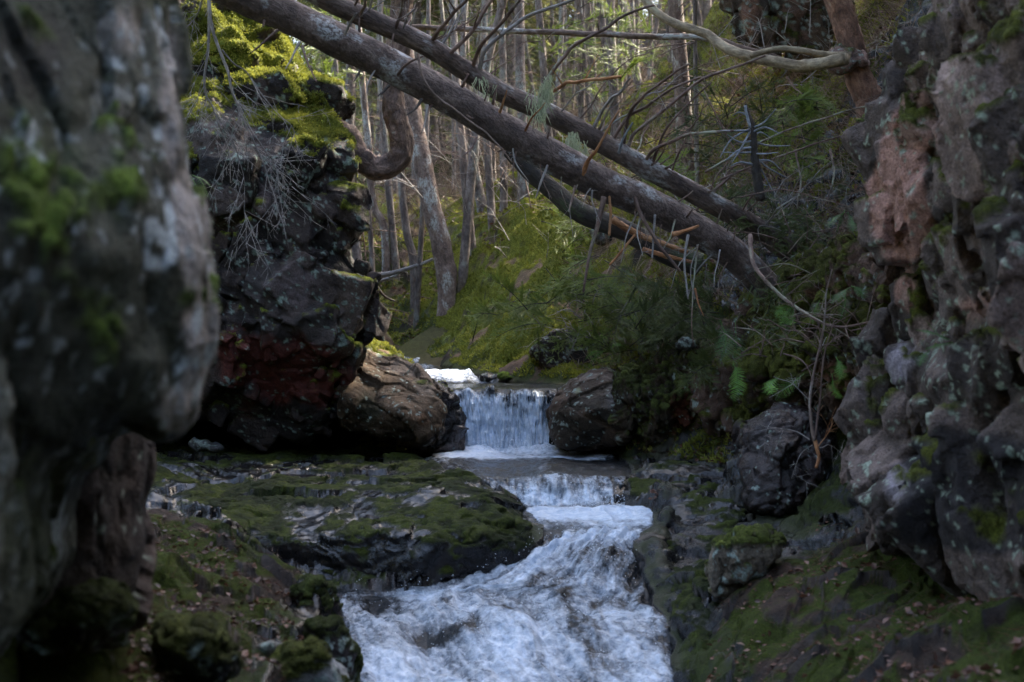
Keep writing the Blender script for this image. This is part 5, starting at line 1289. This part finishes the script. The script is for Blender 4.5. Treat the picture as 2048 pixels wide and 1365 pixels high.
def forest():
    g = np.random.default_rng(77)
    protos = []
    for k in range(6):
        root = empty('spruce', (0, 0, 0), 'x', 'tree')
        Ht = 15.0; r = g.uniform(.09, .15)
        tb = Tubes(); c = tb.add([(0, 0, -.3), (g.uniform(-.15, .15), 0, 4), (g.uniform(-.3, .3), g.uniform(-.2, .2), 9), (0, 0, Ht)], r, .03, 10, n=30, rough=.06, seed=700+k, prof=lambda t: 1+.4*np.exp(-t*60)); tb.build('trunk', M['far_bark'], root, origin=(0, 0, 0))
        tb = Tubes()
        for q in range(70):
            z = g.uniform(.6, 9); a = g.uniform(0, 6.28); L = g.uniform(.3, 1.5)
            p = np.array([0, 0, z]); d = np.array([math.cos(a), math.sin(a), g.uniform(-.35, .15)])
            cc = tb.add([p, p+d*L*.5, p+d*L+np.array([0, 0, -.12*L])], .010, .003, 3, n=5, seed=q)
            for e in range(2):
                d2 = d+g.normal(size=3)*.6; s0 = cc[g.integers(2, 4)]
                tb.add([s0, s0+d2*L*.3], .004, .002, 3, n=3, seed=q)
        tb.build('dead_branches', M['brown_twig'], root, origin=(0, 0, 0))
        pr, pos, dd, g2 = _crown_tris(800+k, 11.5, 1.3+.2*(k % 3), 1700)
        pos[:, 2] += 4.6
        lv = Leaves(); lv.put(pr, pos, dd, np.tile([0, 0, 1.], (len(pos), 1))+g2.normal(size=(len(pos), 3))*.4, g2.uniform(.7, 1.5, len(pos)), g2.uniform(0, 1, len(pos)))
        # a few living low sprays
        n = 420; a = g2.uniform(0, 6.28, n); rr = g2.uniform(.2, 1.5, n); zz = g2.uniform(1.2, 5, n)
        keep = vnoise(np.stack([np.cos(a), np.sin(a), zz*1.2], 1)*1.5, 70+k) > .1
        a, rr, zz = a[keep], rr[keep], zz[keep]; n = len(a)
        if n: lv.put(pr, np.stack([np.cos(a)*rr, np.sin(a)*rr, zz], 1), np.stack([np.cos(a), np.sin(a), -.3*np.ones(n)], 1)+g2.normal(size=(n, 3))*.3, np.tile([0, 0, 1.], (n, 1))+g2.normal(size=(n, 3))*.4, g2.uniform(.5, 1.0, n), g2.uniform(0, 1, n))
        lv.build('crown', M['far_needles'], root, origin=(0, 0, 0))
        protos.append((root, list(root.children)))
    spots_ = []
    def add(px, d, s=1.0, force=False):
        x = (px-1024)/F*d
        z = float(ground(np.array([x]), np.array([d]))[0]) if d < 60 else float(np.clip(_H0(np.array([[x, d]]))[0], -3, 22))
        sc = s*g.uniform(.85, 1.25)
        if not force:
            if 12 < d < 33 and -8 < x < 8: return
            if any(math.hypot(x-q[0], d-q[1]) < (1.0 if d < 35 else 1.5) for q in spots_): return
            if not blocked_ok((x, d, z+4.6*sc), 11.5*sc, 1.7*sc*.8): return
        spots_.append((x, d, z, sc))
    for (px, d) in ((860, 27), (895, 31), (915, 34), (930, 38), (870, 36), (780, 29), (755, 32), (835, 33), (985, 30), (1010, 34), (1085, 27), (1105, 31), (1130, 25), (1165, 29), (1205, 27), (1245, 26), (1275, 30), (1320, 28), (1440, 26), (1480, 21), (640, 27), (670, 31), (615, 24), (560, 22), (500, 26), (430, 22), (340, 24)):
        add(px, d, 1.0)
    s_ = np.array(SUND); shade_trees = []
    for q in SHADE:  # spruces added on the sun lines so that these points stay shaded
        for h_ in (11, 14, 17, 9, 20, 23):
            w = P(*q)+s_*(h_/s_[2]); x, y = w[0], w[1]
            if y < 17 and abs(x) < 3.2: continue
            b = float(np.clip(_H0(np.array([[x, max(y, 3)]]))[0], 1.0, 22)); b = min(b, w[2]-7.5)
            if b < 1.0: continue
            if (11 < y < 34 and -9 < x < 8.5): continue
            if not blocked_ok((x, y, b+4.6), 11.5, 1.3): continue
            shade_trees.append((x, y, max(b, 1.0), 1.1)); break
    spots_ += shade_trees
    for k in range(900):
        if len(spots_) > 130: break
        d = g.uniform(27, 85); px = g.uniform(-300, 2200)
        if d < 33 and 700 < px < 1300 and g.random() < .6: continue
        add(px, d)
    for k in range(50):            # trees added on both rims for shade, mostly above the view
        d = g.uniform(13, 24); px = g.choice([g.uniform(-1500, 250), g.uniform(1900, 4200)])
        x = (px-1024)/F*d
        if abs(x) < 5: continue
        add(px, d, 1.05)
    for k in range(46):            # added high on the brinks to darken the gorge
        x = g.choice([-1, 1, 1])*g.uniform(4.5, 10); y = g.uniform(-8, 11); b = 3.2+g.uniform(0, 1)
        if blocked_ok((x, y, b+4.6), 11.5, 1.5) or y < 4: spots_.append((x, y, b, g.uniform(.9, 1.2)))
    for k in range(48):            # closing the view far back
        d = g.uniform(62, 95); x = (g.uniform(650, 1650)-1024)/F*d
        spots_.append((x, d, float(np.clip(_H0(np.array([[x, d]]))[0], -3, 22))-1.2, g.uniform(.9, 1.4)))
    for k in range(34):            # a belt of wood added on the sunny side to block sun
        x = g.uniform(9, 17); y = g.uniform(3, 21); b = float(np.clip(_H0(np.array([[x, y]]))[0], 3, 9))
        if blocked_ok((x, y, b+4.6), 11.5, 1.5): spots_.append((x, y, b, g.uniform(.9, 1.2)))
    for k in range(60):            # and behind the viewer, unseen, added to shade the foreground
        x = g.choice([g.uniform(-22, -6.5), g.uniform(6.5, 22)]); y = g.uniform(-22, 12)
        spots_.append((x, y, 1.5+max(0, abs(x)-7)*.2, g.uniform(.8, 1.2)))
    # slim dead poles between the big trunks
    pole = empty('pole_tree', (0, 0, 0), 'slim bare pole-like trunk among the crowded stems beyond the gorge', 'tree', 'slim poles among the crowded stems')
    tb = Tubes(); c = tb.add([(0, 0, -.3), (.1, 0, 3), (-.08, .1, 6), (.05, 0, 10)], .05, .02, 8, n=24, rough=.08, seed=950); tb.build('trunk', M['far_bark'], pole, origin=(0, 0, 0))
    tb = Tubes(); twigs(tb, c, .007, 44, .9, 951, up=(0, 0, -.15), sub=1, lo=.08, thin=.003); tb.build('dead_branches', M['brown_twig'], pole, origin=(0, 0, 0))
    pc = list(pole.children)
    for k in range(60):
        d = g.uniform(21, 46); px = g.choice([g.uniform(735, 1010), g.uniform(1010, 1420)]); x = (px-1024)/F*d
        z = float(ground(np.array([x]), np.array([d]))[0])
        r = pole
        if k:
            r = pole.copy(); C.objects.link(r)
            for c_ in pc:
                q_ = c_.copy(); C.objects.link(q_); q_.parent = r
        s1 = g.uniform(.8, 1.7); r.location = (x, d, z); r.scale = (s1, s1, g.uniform(.9, 1.2)); r.rotation_euler = (g.normal()*.06, g.normal()*.09, g.uniform(0, 6.28))
    words = ['bare-stemmed', 'ragged', 'slender', 'twiggy', 'dense-crowned', 'lichen-grey']
    for k, (x, y, z, s) in enumerate(spots_):
        pr, ch = protos[k % 6]
        if k < 6: r = pr
        else:
            r = pr.copy(); C.objects.link(r)
            for c in ch:
                d = c.copy(); C.objects.link(d); d.parent = r
        r.location = (x, y, z); r.scale = (s, s, s); r.rotation_euler = (g.uniform(-.05, .05), g.uniform(-.05, .05), g.uniform(0, 6.28))
        hid = y < 14 or abs(x) > .62*y+1
        r['label'] = 'tall spruce on the rim of the gorge, shading the stream from outside the view' if hid else 'slim forest spruce with dead lower twigs standing in the dense wood beyond the gorge'
        r['category'] = 'tree'; r['group'] = 'unseen spruces shading the gorge' if hid else 'spruces of the wood beyond the gorge'

def brush():
    for q, (a, b, d, n, L, lab) in enumerate([(1120, 330, 19.5, 46, 1.7, 'leafless grey-brown bush at the top of the mossy hill behind the crossing trunks'), (1290, 300, 17.5, 50, 1.6, 'tangle of bare twigs left of the straight trunk on the upper slope'),
            (1450, 330, 15.0, 46, 1.2, 'bare twiggy thicket just left of the silver snag'), (1560, 420, 12.6, 46, .9, 'bare tangled twigs below the silver snag'), (1680, 480, 11.2, 44, .7, 'reddish tangle of bare twigs beside the foot of the right cliff'),
            (1000, 300, 27, 40, 2.2, 'leafless brush beyond the crest of the mossy hill'), (1620, 90, 14.6, 30, .9, 'spray of bare sticks under the broken outcrop'), (1640, 640, 10.0, 44, .55, 'wiry bare stems tangled where the curved branch meets the mossy bank'),
            (760, 330, 27, 34, 2.0, 'bare brush in the wood behind the knee-bent tree'), (1210, 620, 13.9, 30, .6, 'dead reddish twigs among the evergreen boughs over the stream')]):
        g = np.random.default_rng(900+q); p = P(a, b, d)
        root = empty('bare_bush', tuple(p), lab, 'bush')
        tb = Tubes()
        for k in range(n):
            s0 = p+np.array([g.normal()*L*.55, g.normal()*.3, g.normal()*L*.22-L*.25])
            dr = np.array([g.normal()*.8, g.normal()*.5, g.uniform(-.1, 1.1)]); dr /= np.linalg.norm(dr); l = L*g.uniform(.3, .8)
            c = tb.add([s0, s0+dr*l*.5+np.array([0, 0, .05*l]), s0+dr*l+np.array([g.normal()*.2*l, 0, -.15*l])], .0035+.00018*d, .0015, 4, n=8, seed=k, wig=.03*l)
            twigs(tb, c, .003, 3, l*.45, 900+q*50+k, sub=0, thin=.0008+.00011*d)
        tb.build('stems', M['brown_twig'] if q % 3 else M['grey_twig'], root)

# ---------------------------------------------------------------- evergreen boughs, ferns, litter, moss
def greens():
    pr = branchlet(18, .15, .024, .0062, seed=1)
    def shrub(label, tips, d, seed, L=.7, den=1.25, mat='needles', droop=.35, spread=.8, stem=None, name='evergreen_shrub', cat='shrub', up=.15, sc=1.0):
        g = np.random.default_rng(seed)
        base = P(*(stem or tips[0][:2]), d+.35)
        root = empty(name, tuple(base), label, cat)
        lv = Leaves(); tb = Tubes()
        for k, t in enumerate(tips):
            p = P(t[0], t[1], d+g.uniform(-.35, .35) if len(t) < 3 else t[2])
            a = g.uniform(-.6, .6)
            dv = np.array([t[3] if len(t) > 3 else g.uniform(-1, .8)*spread, -g.uniform(.1, .6), up+g.uniform(-.45, .45)])
            bough(lv, tb, p-dv/np.linalg.norm(dv)*L*.5, dv, L*g.uniform(.7, 1.15), seed*50+k, droop, den, sc, pr)
        lv.build('foliage', M[mat], root); tb.build('stems', M['dark_bark'], root)
        return root
    def cloud(poly, n, seed):
        g = np.random.default_rng(seed); a = np.array(poly); out = []
        while len(out) < n:
            q = g.uniform(a.min(0), a.max(0))
            if poly_sdf(poly, np.array([q[0]]), np.array([q[1]]))[0] < 0: out.append(tuple(q))
        return out
    shrub('broad dark green evergreen shrub leaning over the stream beneath the fallen trunks', cloud([(945, 620), (975, 585), (1060, 548), (1150, 520), (1230, 545), (1300, 600), (1290, 700), (1240, 720), (1180, 680), (1090, 680), (1000, 650)], 62, 1), 14.0, 1, L=.62, stem=(1250, 640), spread=1.3)
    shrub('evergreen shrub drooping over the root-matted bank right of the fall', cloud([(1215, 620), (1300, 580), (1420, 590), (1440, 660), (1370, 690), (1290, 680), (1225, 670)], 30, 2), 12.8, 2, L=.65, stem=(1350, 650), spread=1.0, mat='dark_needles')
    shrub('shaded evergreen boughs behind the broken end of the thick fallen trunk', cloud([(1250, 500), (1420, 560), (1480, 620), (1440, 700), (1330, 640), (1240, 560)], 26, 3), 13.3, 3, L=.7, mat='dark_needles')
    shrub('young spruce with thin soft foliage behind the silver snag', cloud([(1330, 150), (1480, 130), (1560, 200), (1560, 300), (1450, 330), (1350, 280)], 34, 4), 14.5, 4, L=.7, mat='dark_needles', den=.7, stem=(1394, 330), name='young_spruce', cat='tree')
    shrub('bright green bushy young fir in front of the upper mossy slope', cloud([(1590, 170), (1640, 150), (1655, 200), (1640, 330), (1580, 330), (1560, 260)], 26, 5), 12.6, 5, L=.42, den=1.2, mat='needles', stem=(1620, 340), name='young_fir', cat='tree')
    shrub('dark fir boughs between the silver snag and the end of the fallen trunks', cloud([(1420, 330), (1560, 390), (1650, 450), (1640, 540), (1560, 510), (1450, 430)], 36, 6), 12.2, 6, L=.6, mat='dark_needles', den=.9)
    shrub('green fir sprays showing between the two fallen trunks', cloud([(1280, 300), (1360, 330), (1450, 380), (1420, 400), (1330, 370), (1260, 320)], 20, 7), 13.2, 7, L=.5, mat='needles', den=.8)
    shrub('small soft fir at the foot of the mossy hill beneath the dark rotten trunk', cloud([(1110, 380), (1150, 400), (1180, 470), (1140, 520), (1110, 480)], 12, 8), 16.0, 8, L=.5, mat='needles', den=.8)
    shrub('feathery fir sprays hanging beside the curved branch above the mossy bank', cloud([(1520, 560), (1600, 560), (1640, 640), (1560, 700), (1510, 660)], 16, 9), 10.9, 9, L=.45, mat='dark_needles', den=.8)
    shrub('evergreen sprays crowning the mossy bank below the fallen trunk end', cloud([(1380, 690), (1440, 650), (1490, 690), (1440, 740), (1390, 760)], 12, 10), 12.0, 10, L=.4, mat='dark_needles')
    g = np.random.default_rng(12)
    # green wisps in the far wood
    for k, (a, b, d, w, h_, lab) in enumerate([(1240, 60, 20, 50, 60, 'leafy green spruce boughs hanging at the top of the view behind the crossing branches'), (900, 60, 24, 80, 60, 'light green boughs of a young tree behind the upper fallen trunk'), (620, 110, 17.5, 40, 60, 'spruce boughs above the mossy top of the left cliff'), (1180, 110, 22, 60, 50, 'thin green boughs above the mossy hill crest')]):
        shrub(lab, [(a+g.normal()*w, b+g.normal()*h_) for _ in range(18)], d, 20+k, L=1.1, den=.6, mat='needles', name='young_spruce', cat='tree', sc=1.3)
    # ferns
    def fern(label, fronds, d, seed, mat='fern', W=.06):
        root = empty('fern', tuple(P(*fronds[0][0], d+.03)), label, 'fern')
        for k, f in enumerate(fronds):
            lv = Leaves(); tb = Tubes()
            fern_frond(lv, tb, px_path(f, d, d-.12), W*(1 if k else 1.1), seed*9+k)
            o = lv.build('frond', M[mat], root); tb.build('stalk', M['fern'], o, origin=tuple(np.array(root.location)))
            o2 = o.children[0]; o2.location = (0, 0, 0)
    fern('bright green fern frond hanging down in front of the dark hollow', [[(1466, 728), (1474, 745), (1474, 775), (1466, 808)]], 10.6, 1, W=.072)
    fern('dim green fern pair just above the bright hanging frond', [[(1440, 640), (1452, 680), (1440, 730)], [(1470, 640), (1472, 690), (1464, 738)]], 11.1, 2, W=.085, mat='dull_fern')
    fern('bright fern frond slanting left in front of the dead sapling', [[(1608, 748), (1590, 762), (1566, 780), (1552, 806)], [(1560, 752), (1540, 770), (1545, 790)]], 9.6, 3, W=.06)
    fern('pair of green fern fronds on the right of the dead sapling', [[(1672, 715), (1680, 735), (1678, 765)], [(1664, 748), (1668, 780), (1684, 800)]], 9.6, 4, W=.045)
    fern('pale green fern tuft under the curved branch', [[(1590, 610), (1572, 628), (1560, 655)], [(1590, 612), (1582, 640), (1580, 652)], [(1592, 610), (1562, 618), (1550, 640)]], 10.0, 5, W=.04)
    fern('bluish green ferns on the slope beside the right cliff', [[(1700, 575), (1680, 590), (1660, 610)], [(1702, 572), (1720, 582), (1728, 600)], [(1690, 580), (1690, 610), (1680, 640)], [(1640, 600), (1630, 620), (1625, 650)]], 9.9, 6, W=.05, mat='dull_fern')
    fern('dull green fern below the dark firs at the top of the mossy bank', [[(1690, 420), (1680, 440), (1672, 470)], [(1695, 425), (1704, 445), (1708, 470)], [(1690, 425), (1665, 440), (1655, 460)]], 10.6, 7, W=.05, mat='dull_fern')
    fern('light green polypody ferns on a ledge of the right cliff', [[(1900, 680), (1870, 668), (1830, 660)], [(1905, 685), (1880, 690), (1850, 700)], [(1900, 680), (1880, 672), (1850, 640)], [(1860, 700), (1845, 715), (1838, 735)]], 6.9, 8, W=.035, mat='dull_fern')
    fern('small glossy ferns in the cleft of the left cliff beside the near cliff', [[(385, 350), (402, 362), (420, 400)], [(385, 352), (405, 358), (428, 380)], [(382, 352), (392, 372), (408, 405)], [(380, 350), (386, 375), (395, 400)]], 11.4, 9, W=.035, mat='dull_fern')
    fern('bright grassy fern tuft at the hill foot above the right boulder', [[(1212, 700), (1190, 715), (1172, 742)], [(1215, 700), (1230, 690), (1248, 692)], [(1205, 702), (1185, 706), (1168, 722)]], 13.6, 10, W=.03)

def scatter():
    """moss tufts, dead leaves, needles and brush: things nobody could count"""
    g = np.random.default_rng(5)
    def on_ground(px, d):
        x = (px-1024)/F*d; return x, d, ground(x, d)
    # moss tufts on the hill
    n = 260000; d = np.exp(g.uniform(math.log(11.5), math.log(29), n)); px = g.uniform(720, 1850, n)
    x, y, z = on_ground(px, d)
    V = np.stack([x, y, z], 1); e = .05
    nx = ground(x+e, y)-z; ny = ground(x, y+e)-z
    N = np.stack([-nx, -ny, np.full(n, e)], 1); N /= np.linalg.norm(N, axis=1, keepdims=True)
    py = 682.5-F*z/y
    keep_ = g.random(n) < (1-.75*ss(1150, 1350, px)*ss(560, 480, py)*(fbm(V, 1.7, 2, 99) < .1))
    m = keep_ & (z > Wz(y)+.06) & (fbm(V, 1.2, 3, 90)*.5+fbm(V, 4.5, 3, 91)*.5+(N[:, 2]-.5)*.8+.34 > 0) & (fbm(V, 2.6, 3, 95) < .42)
    m &= (py > -50) & (px > 700)
    V, N = V[m], N[m]; n = len(V)
    pr = np.array([[[0, -.012, 0], [0, .012, 0], [.045, .0, .008]], [[0, .0, -.012], [0, .0, .012], [.038, .010, -.006]]])
    lv = Leaves(); dd = N+g.normal(size=(n, 3))*.55+np.array([0, 0, .25]); lv.put(pr, V-N*.008, dd, g.normal(size=(n, 3)), g.uniform(.5, 1.3, n), np.clip(.5+fbm(V, 3, 3, 97)*.7+g.uniform(-.25, .25, n), 0, 1))
    o = lv.build('moss_tufts', M['moss_tuft']); tag(o, 'short yellow-green moss tufts covering the hill beyond the fall', 'moss', None, 'stuff')
    # moss fuzz on the left cliff top
    for nm, lab, mat in (('left', 'yellow-green moss fringe on top of the dark left cliff', 'moss_tuft'),):
        ob = BODY[nm]; V, N, mm = ob
        px, py = proj(V)
        i = np.where((mm > .6) & (py < 330) & (py > -60) & (px > 340) & (N[:, 1] < .4))[0]
        i = g.choice(i, 110000, replace=len(i) < 110000)
        V, N = V[i]+g.normal(size=(len(i), 3))*.01, N[i]; n = len(i)
        pr2 = pr*.42
        lv = Leaves(); lv.put(pr2, V, N+g.normal(size=(n, 3))*.5+np.array([0, 0, -.2]), g.normal(size=(n, 3)), g.uniform(.5, 1.4, n), np.clip(.5+fbm(V, 3, 3, 98)*.7+g.uniform(-.2, .2, n), 0, 1))
        tag(lv.build('moss_tufts', M[mat]), lab, 'moss', None, 'stuff')
    # dead leaves
    leaf = np.array([[[0, 0, 0], [.022, .014, .004], [.045, 0, 0]], [[0, 0, 0], [.045, 0, 0], [.022, -.014, .006]]])
    def leaves(n, pxr, dr, lab, sc, ylim=(0, 1500), clump=None):
        d = np.exp(g.uniform(math.log(dr[0]), math.log(dr[1]), n)); px = g.uniform(*pxr, n)
        x, y, z = on_ground(px, d); V = np.stack([x, y, z+.008], 1)
        m = (z > Wz(y)+.05)
        if clump is not None: m &= fbm(V, clump, 3, 150) > .0
        V = V[m]; n = len(V)
        dd = g.normal(size=(n, 3)); dd[:, 2] *= .3
        lv = Leaves(); lv.put(leaf, V, dd, np.tile([0, 0, 1.], (n, 1))+g.normal(size=(n, 3))*.5, sc*g.uniform(.5, 1.3, n), g.uniform(0, 1, n))
        tag(lv.build('leaf_litter', M['litter']), lab, 'leaf litter', None, 'stuff')
    leaves(22000, (700, 1350), (21, 42), 'brown fallen leaves over the forest floor and hill beyond the fall', 1.5, clump=.9)
    leaves(4200, (250, 720), (4.2, 8.3), 'rusty leaves and needles on the near left bank', .8, clump=3)
    leaves(3800, (1420, 2100), (4.5, 9), 'rusty dead leaves on the near right bank', .9, clump=3)
    leaves(26000, (1150, 1850), (10.5, 22), 'dry leaves and needles on the upper right slope', 1.2, clump=1.1)
    # needles and bits of twig
    def needles(n, pxr, dr, lab, L, mat='brown_twig', lift=.01, steep=.3):
        d = np.exp(g.uniform(math.log(dr[0]), math.log(dr[1]), n)); px = g.uniform(*pxr, n)
        x, y, z = on_ground(px, d); V = np.stack([x, y, z+lift], 1); m = (z > Wz(y)+.05)&((y < 10)|(z > -.35)); V = V[m]; n = len(V)
        w = L*.012
        pr3 = np.array([[[0, -w, 0], [0, w, 0], [L, 0, 0]], [[0, 0, -w], [0, 0, w], [L, 0, 0]]])
        dd = g.normal(size=(n, 3)); dd[:, 2] *= steep
        lv = Leaves(); lv.put(pr3, V, dd, g.normal(size=(n, 3)), g.uniform(.4, 1.4, n), g.uniform(0, 1, n))
        tag(lv.build('twig_litter', M['litter'] if mat == 'litter' else M['dry_grass']), lab, 'twig litter', None, 'stuff')
    needles(3000, (1430, 2080), (5, 9.3), 'thin dry twigs strewn on the right bank', .09, mat='litter')
    needles(4500, (250, 720), (4.2, 8.6), 'thin dry twigs strewn on the left bank', .08, mat='litter')
    needles(16000, (1150, 1850), (10.8, 22), 'tangle of thin dry twigs over the upper right slope', .34, steep=.9, lift=.03)
    needles(9000, (740, 1300), (26, 46), 'dead twigs and brush on the forest floor beyond the hill', .7, steep=1.2, lift=.02)

def spray():
    g = np.random.default_rng(9)
    oc = np.array([(1, 0, 0), (0, 1, 0), (-1, 0, 0), (0, -1, 0), (0, 0, 1), (0, 0, -1)], float)
    tr = [(0, 1, 4), (1, 2, 4), (2, 3, 4), (3, 0, 4), (1, 0, 5), (2, 1, 5), (3, 2, 5), (0, 3, 5)]
    V = []; R = []
    def drops(n, fn, r):
        for k in range(n):
            V.append(fn()); R.append(r*g.uniform(.4, 1.2))
    drops(900, lambda: P(g.uniform(880, 1140), 905-abs(g.normal())*16, 13.6-abs(g.normal())*.08), .005)
    drops(260, lambda: P(g.choice([g.normal(898, 10), g.normal(1112, 6)]), g.uniform(800, 905), 13.65+g.normal()*.06), .0045)
    drops(420, lambda: P(g.uniform(1035, 1250), 1012-abs(g.normal())*16, 10.7-abs(g.normal())*.06), .0042)
    drops(120, lambda: P(g.uniform(840, 950), 756-abs(g.normal())*6, 16.8+g.normal()*.4), .006)
    for k in range(500):
        d = g.uniform(7.6, 9.5); s = g.uniform(.1, .95); px = Wl(d)*(1-s)+Wr(d)*s; V.append(np.array([(px-1024)/F*d, d, Wz(d)+.05+abs(g.normal())*.05])); R.append(.0034*g.uniform(.4, 1.2))
    V = np.array(V); R = np.array(R); n = len(V)
    W = (V[:, None]+oc[None]*R[:, None, None]).reshape(-1, 3)
    T = (np.arange(n)[:, None, None]*6+np.array(tr)[None]).reshape(-1, 3)
    tag(make_mesh('water_spray', W, [T], M['drop']), 'white droplets thrown up by the falls and rapids', 'spray', None, 'stuff')
# ---------------------------------------------------------------- camera, light
def finish():
    cam = bpy.data.cameras.new('camera'); co = bpy.data.objects.new('camera', cam); C.objects.link(co)
    co.location = (0, 0, 0); co.rotation_euler = (math.radians(90), 0, 0)
    cam.lens = 50; cam.sensor_width = 36; cam.clip_end = 600; cam.clip_start = .05
    cam.dof.use_dof = True; cam.dof.focus_distance = 13.2; cam.dof.aperture_fstop = 2.6
    bpy.context.scene.camera = co
    w = bpy.data.worlds.new('World'); bpy.context.scene.world = w; w.use_nodes = True
    nt = w.node_tree; bg = nt.nodes['Background']
    sky = nt.nodes.new('ShaderNodeTexSky'); sky.sky_type = 'NISHITA'; sky.sun_disc = False
    sky.sun_elevation = math.radians(SUN_EL); sky.sun_rotation = math.radians(SUN_AZ)
    sky.air_density = 1.0; sky.dust_density = 3.2; sky.ozone_density = .45
    nt.links.new(sky.outputs[0], bg.inputs[0]); bg.inputs[1].default_value = SKY
    s = bpy.data.lights.new('sun', 'SUN'); s.energy = SUN; s.angle = math.radians(.53); s.color = (1, .90, .74)
    so = bpy.data.objects.new('sun', s); C.objects.link(so)
    so.rotation_euler = Vector(SUND).to_track_quat('Z', 'Y').to_euler()
    sc = bpy.context.scene
    sc.view_settings.view_transform = 'Standard'; sc.view_settings.look = 'None'; sc.view_settings.gamma = 1
    sc.view_settings.exposure = EXPO
    sc.cycles.use_denoising = True
    sc.cycles.max_bounces = 8; sc.cycles.diffuse_bounces = 4; sc.cycles.glossy_bounces = 3; sc.cycles.transmission_bounces = 4
    sc.cycles.sample_clamp_indirect = 4
    sc.cycles.caustics_reflective = False; sc.cycles.caustics_refractive = False

SUN_EL, SUN_AZ = 44.0, 52.0      # azimuth clockwise from +Y (straight ahead)
SUND = (math.cos(math.radians(SUN_EL))*math.sin(math.radians(SUN_AZ)), math.cos(math.radians(SUN_EL))*math.cos(math.radians(SUN_AZ)), math.sin(math.radians(SUN_EL)))
SKY, SUN, EXPO = .15, 3.0, 3.35
import time as _t
_t0 = _t.time()
def step(n):
    print('STEP', n, round(_t.time()-_t0, 1), flush=True)
terrain(); step('terrain')
far_ground()
water(); step('water')
rocks(); step('rocks')
fallen(); step('fallen')
standing(); step('standing')
forest(); step('forest')
brush(); greens(); step('greens')
scatter(); step('scatter')
spray()
finish()
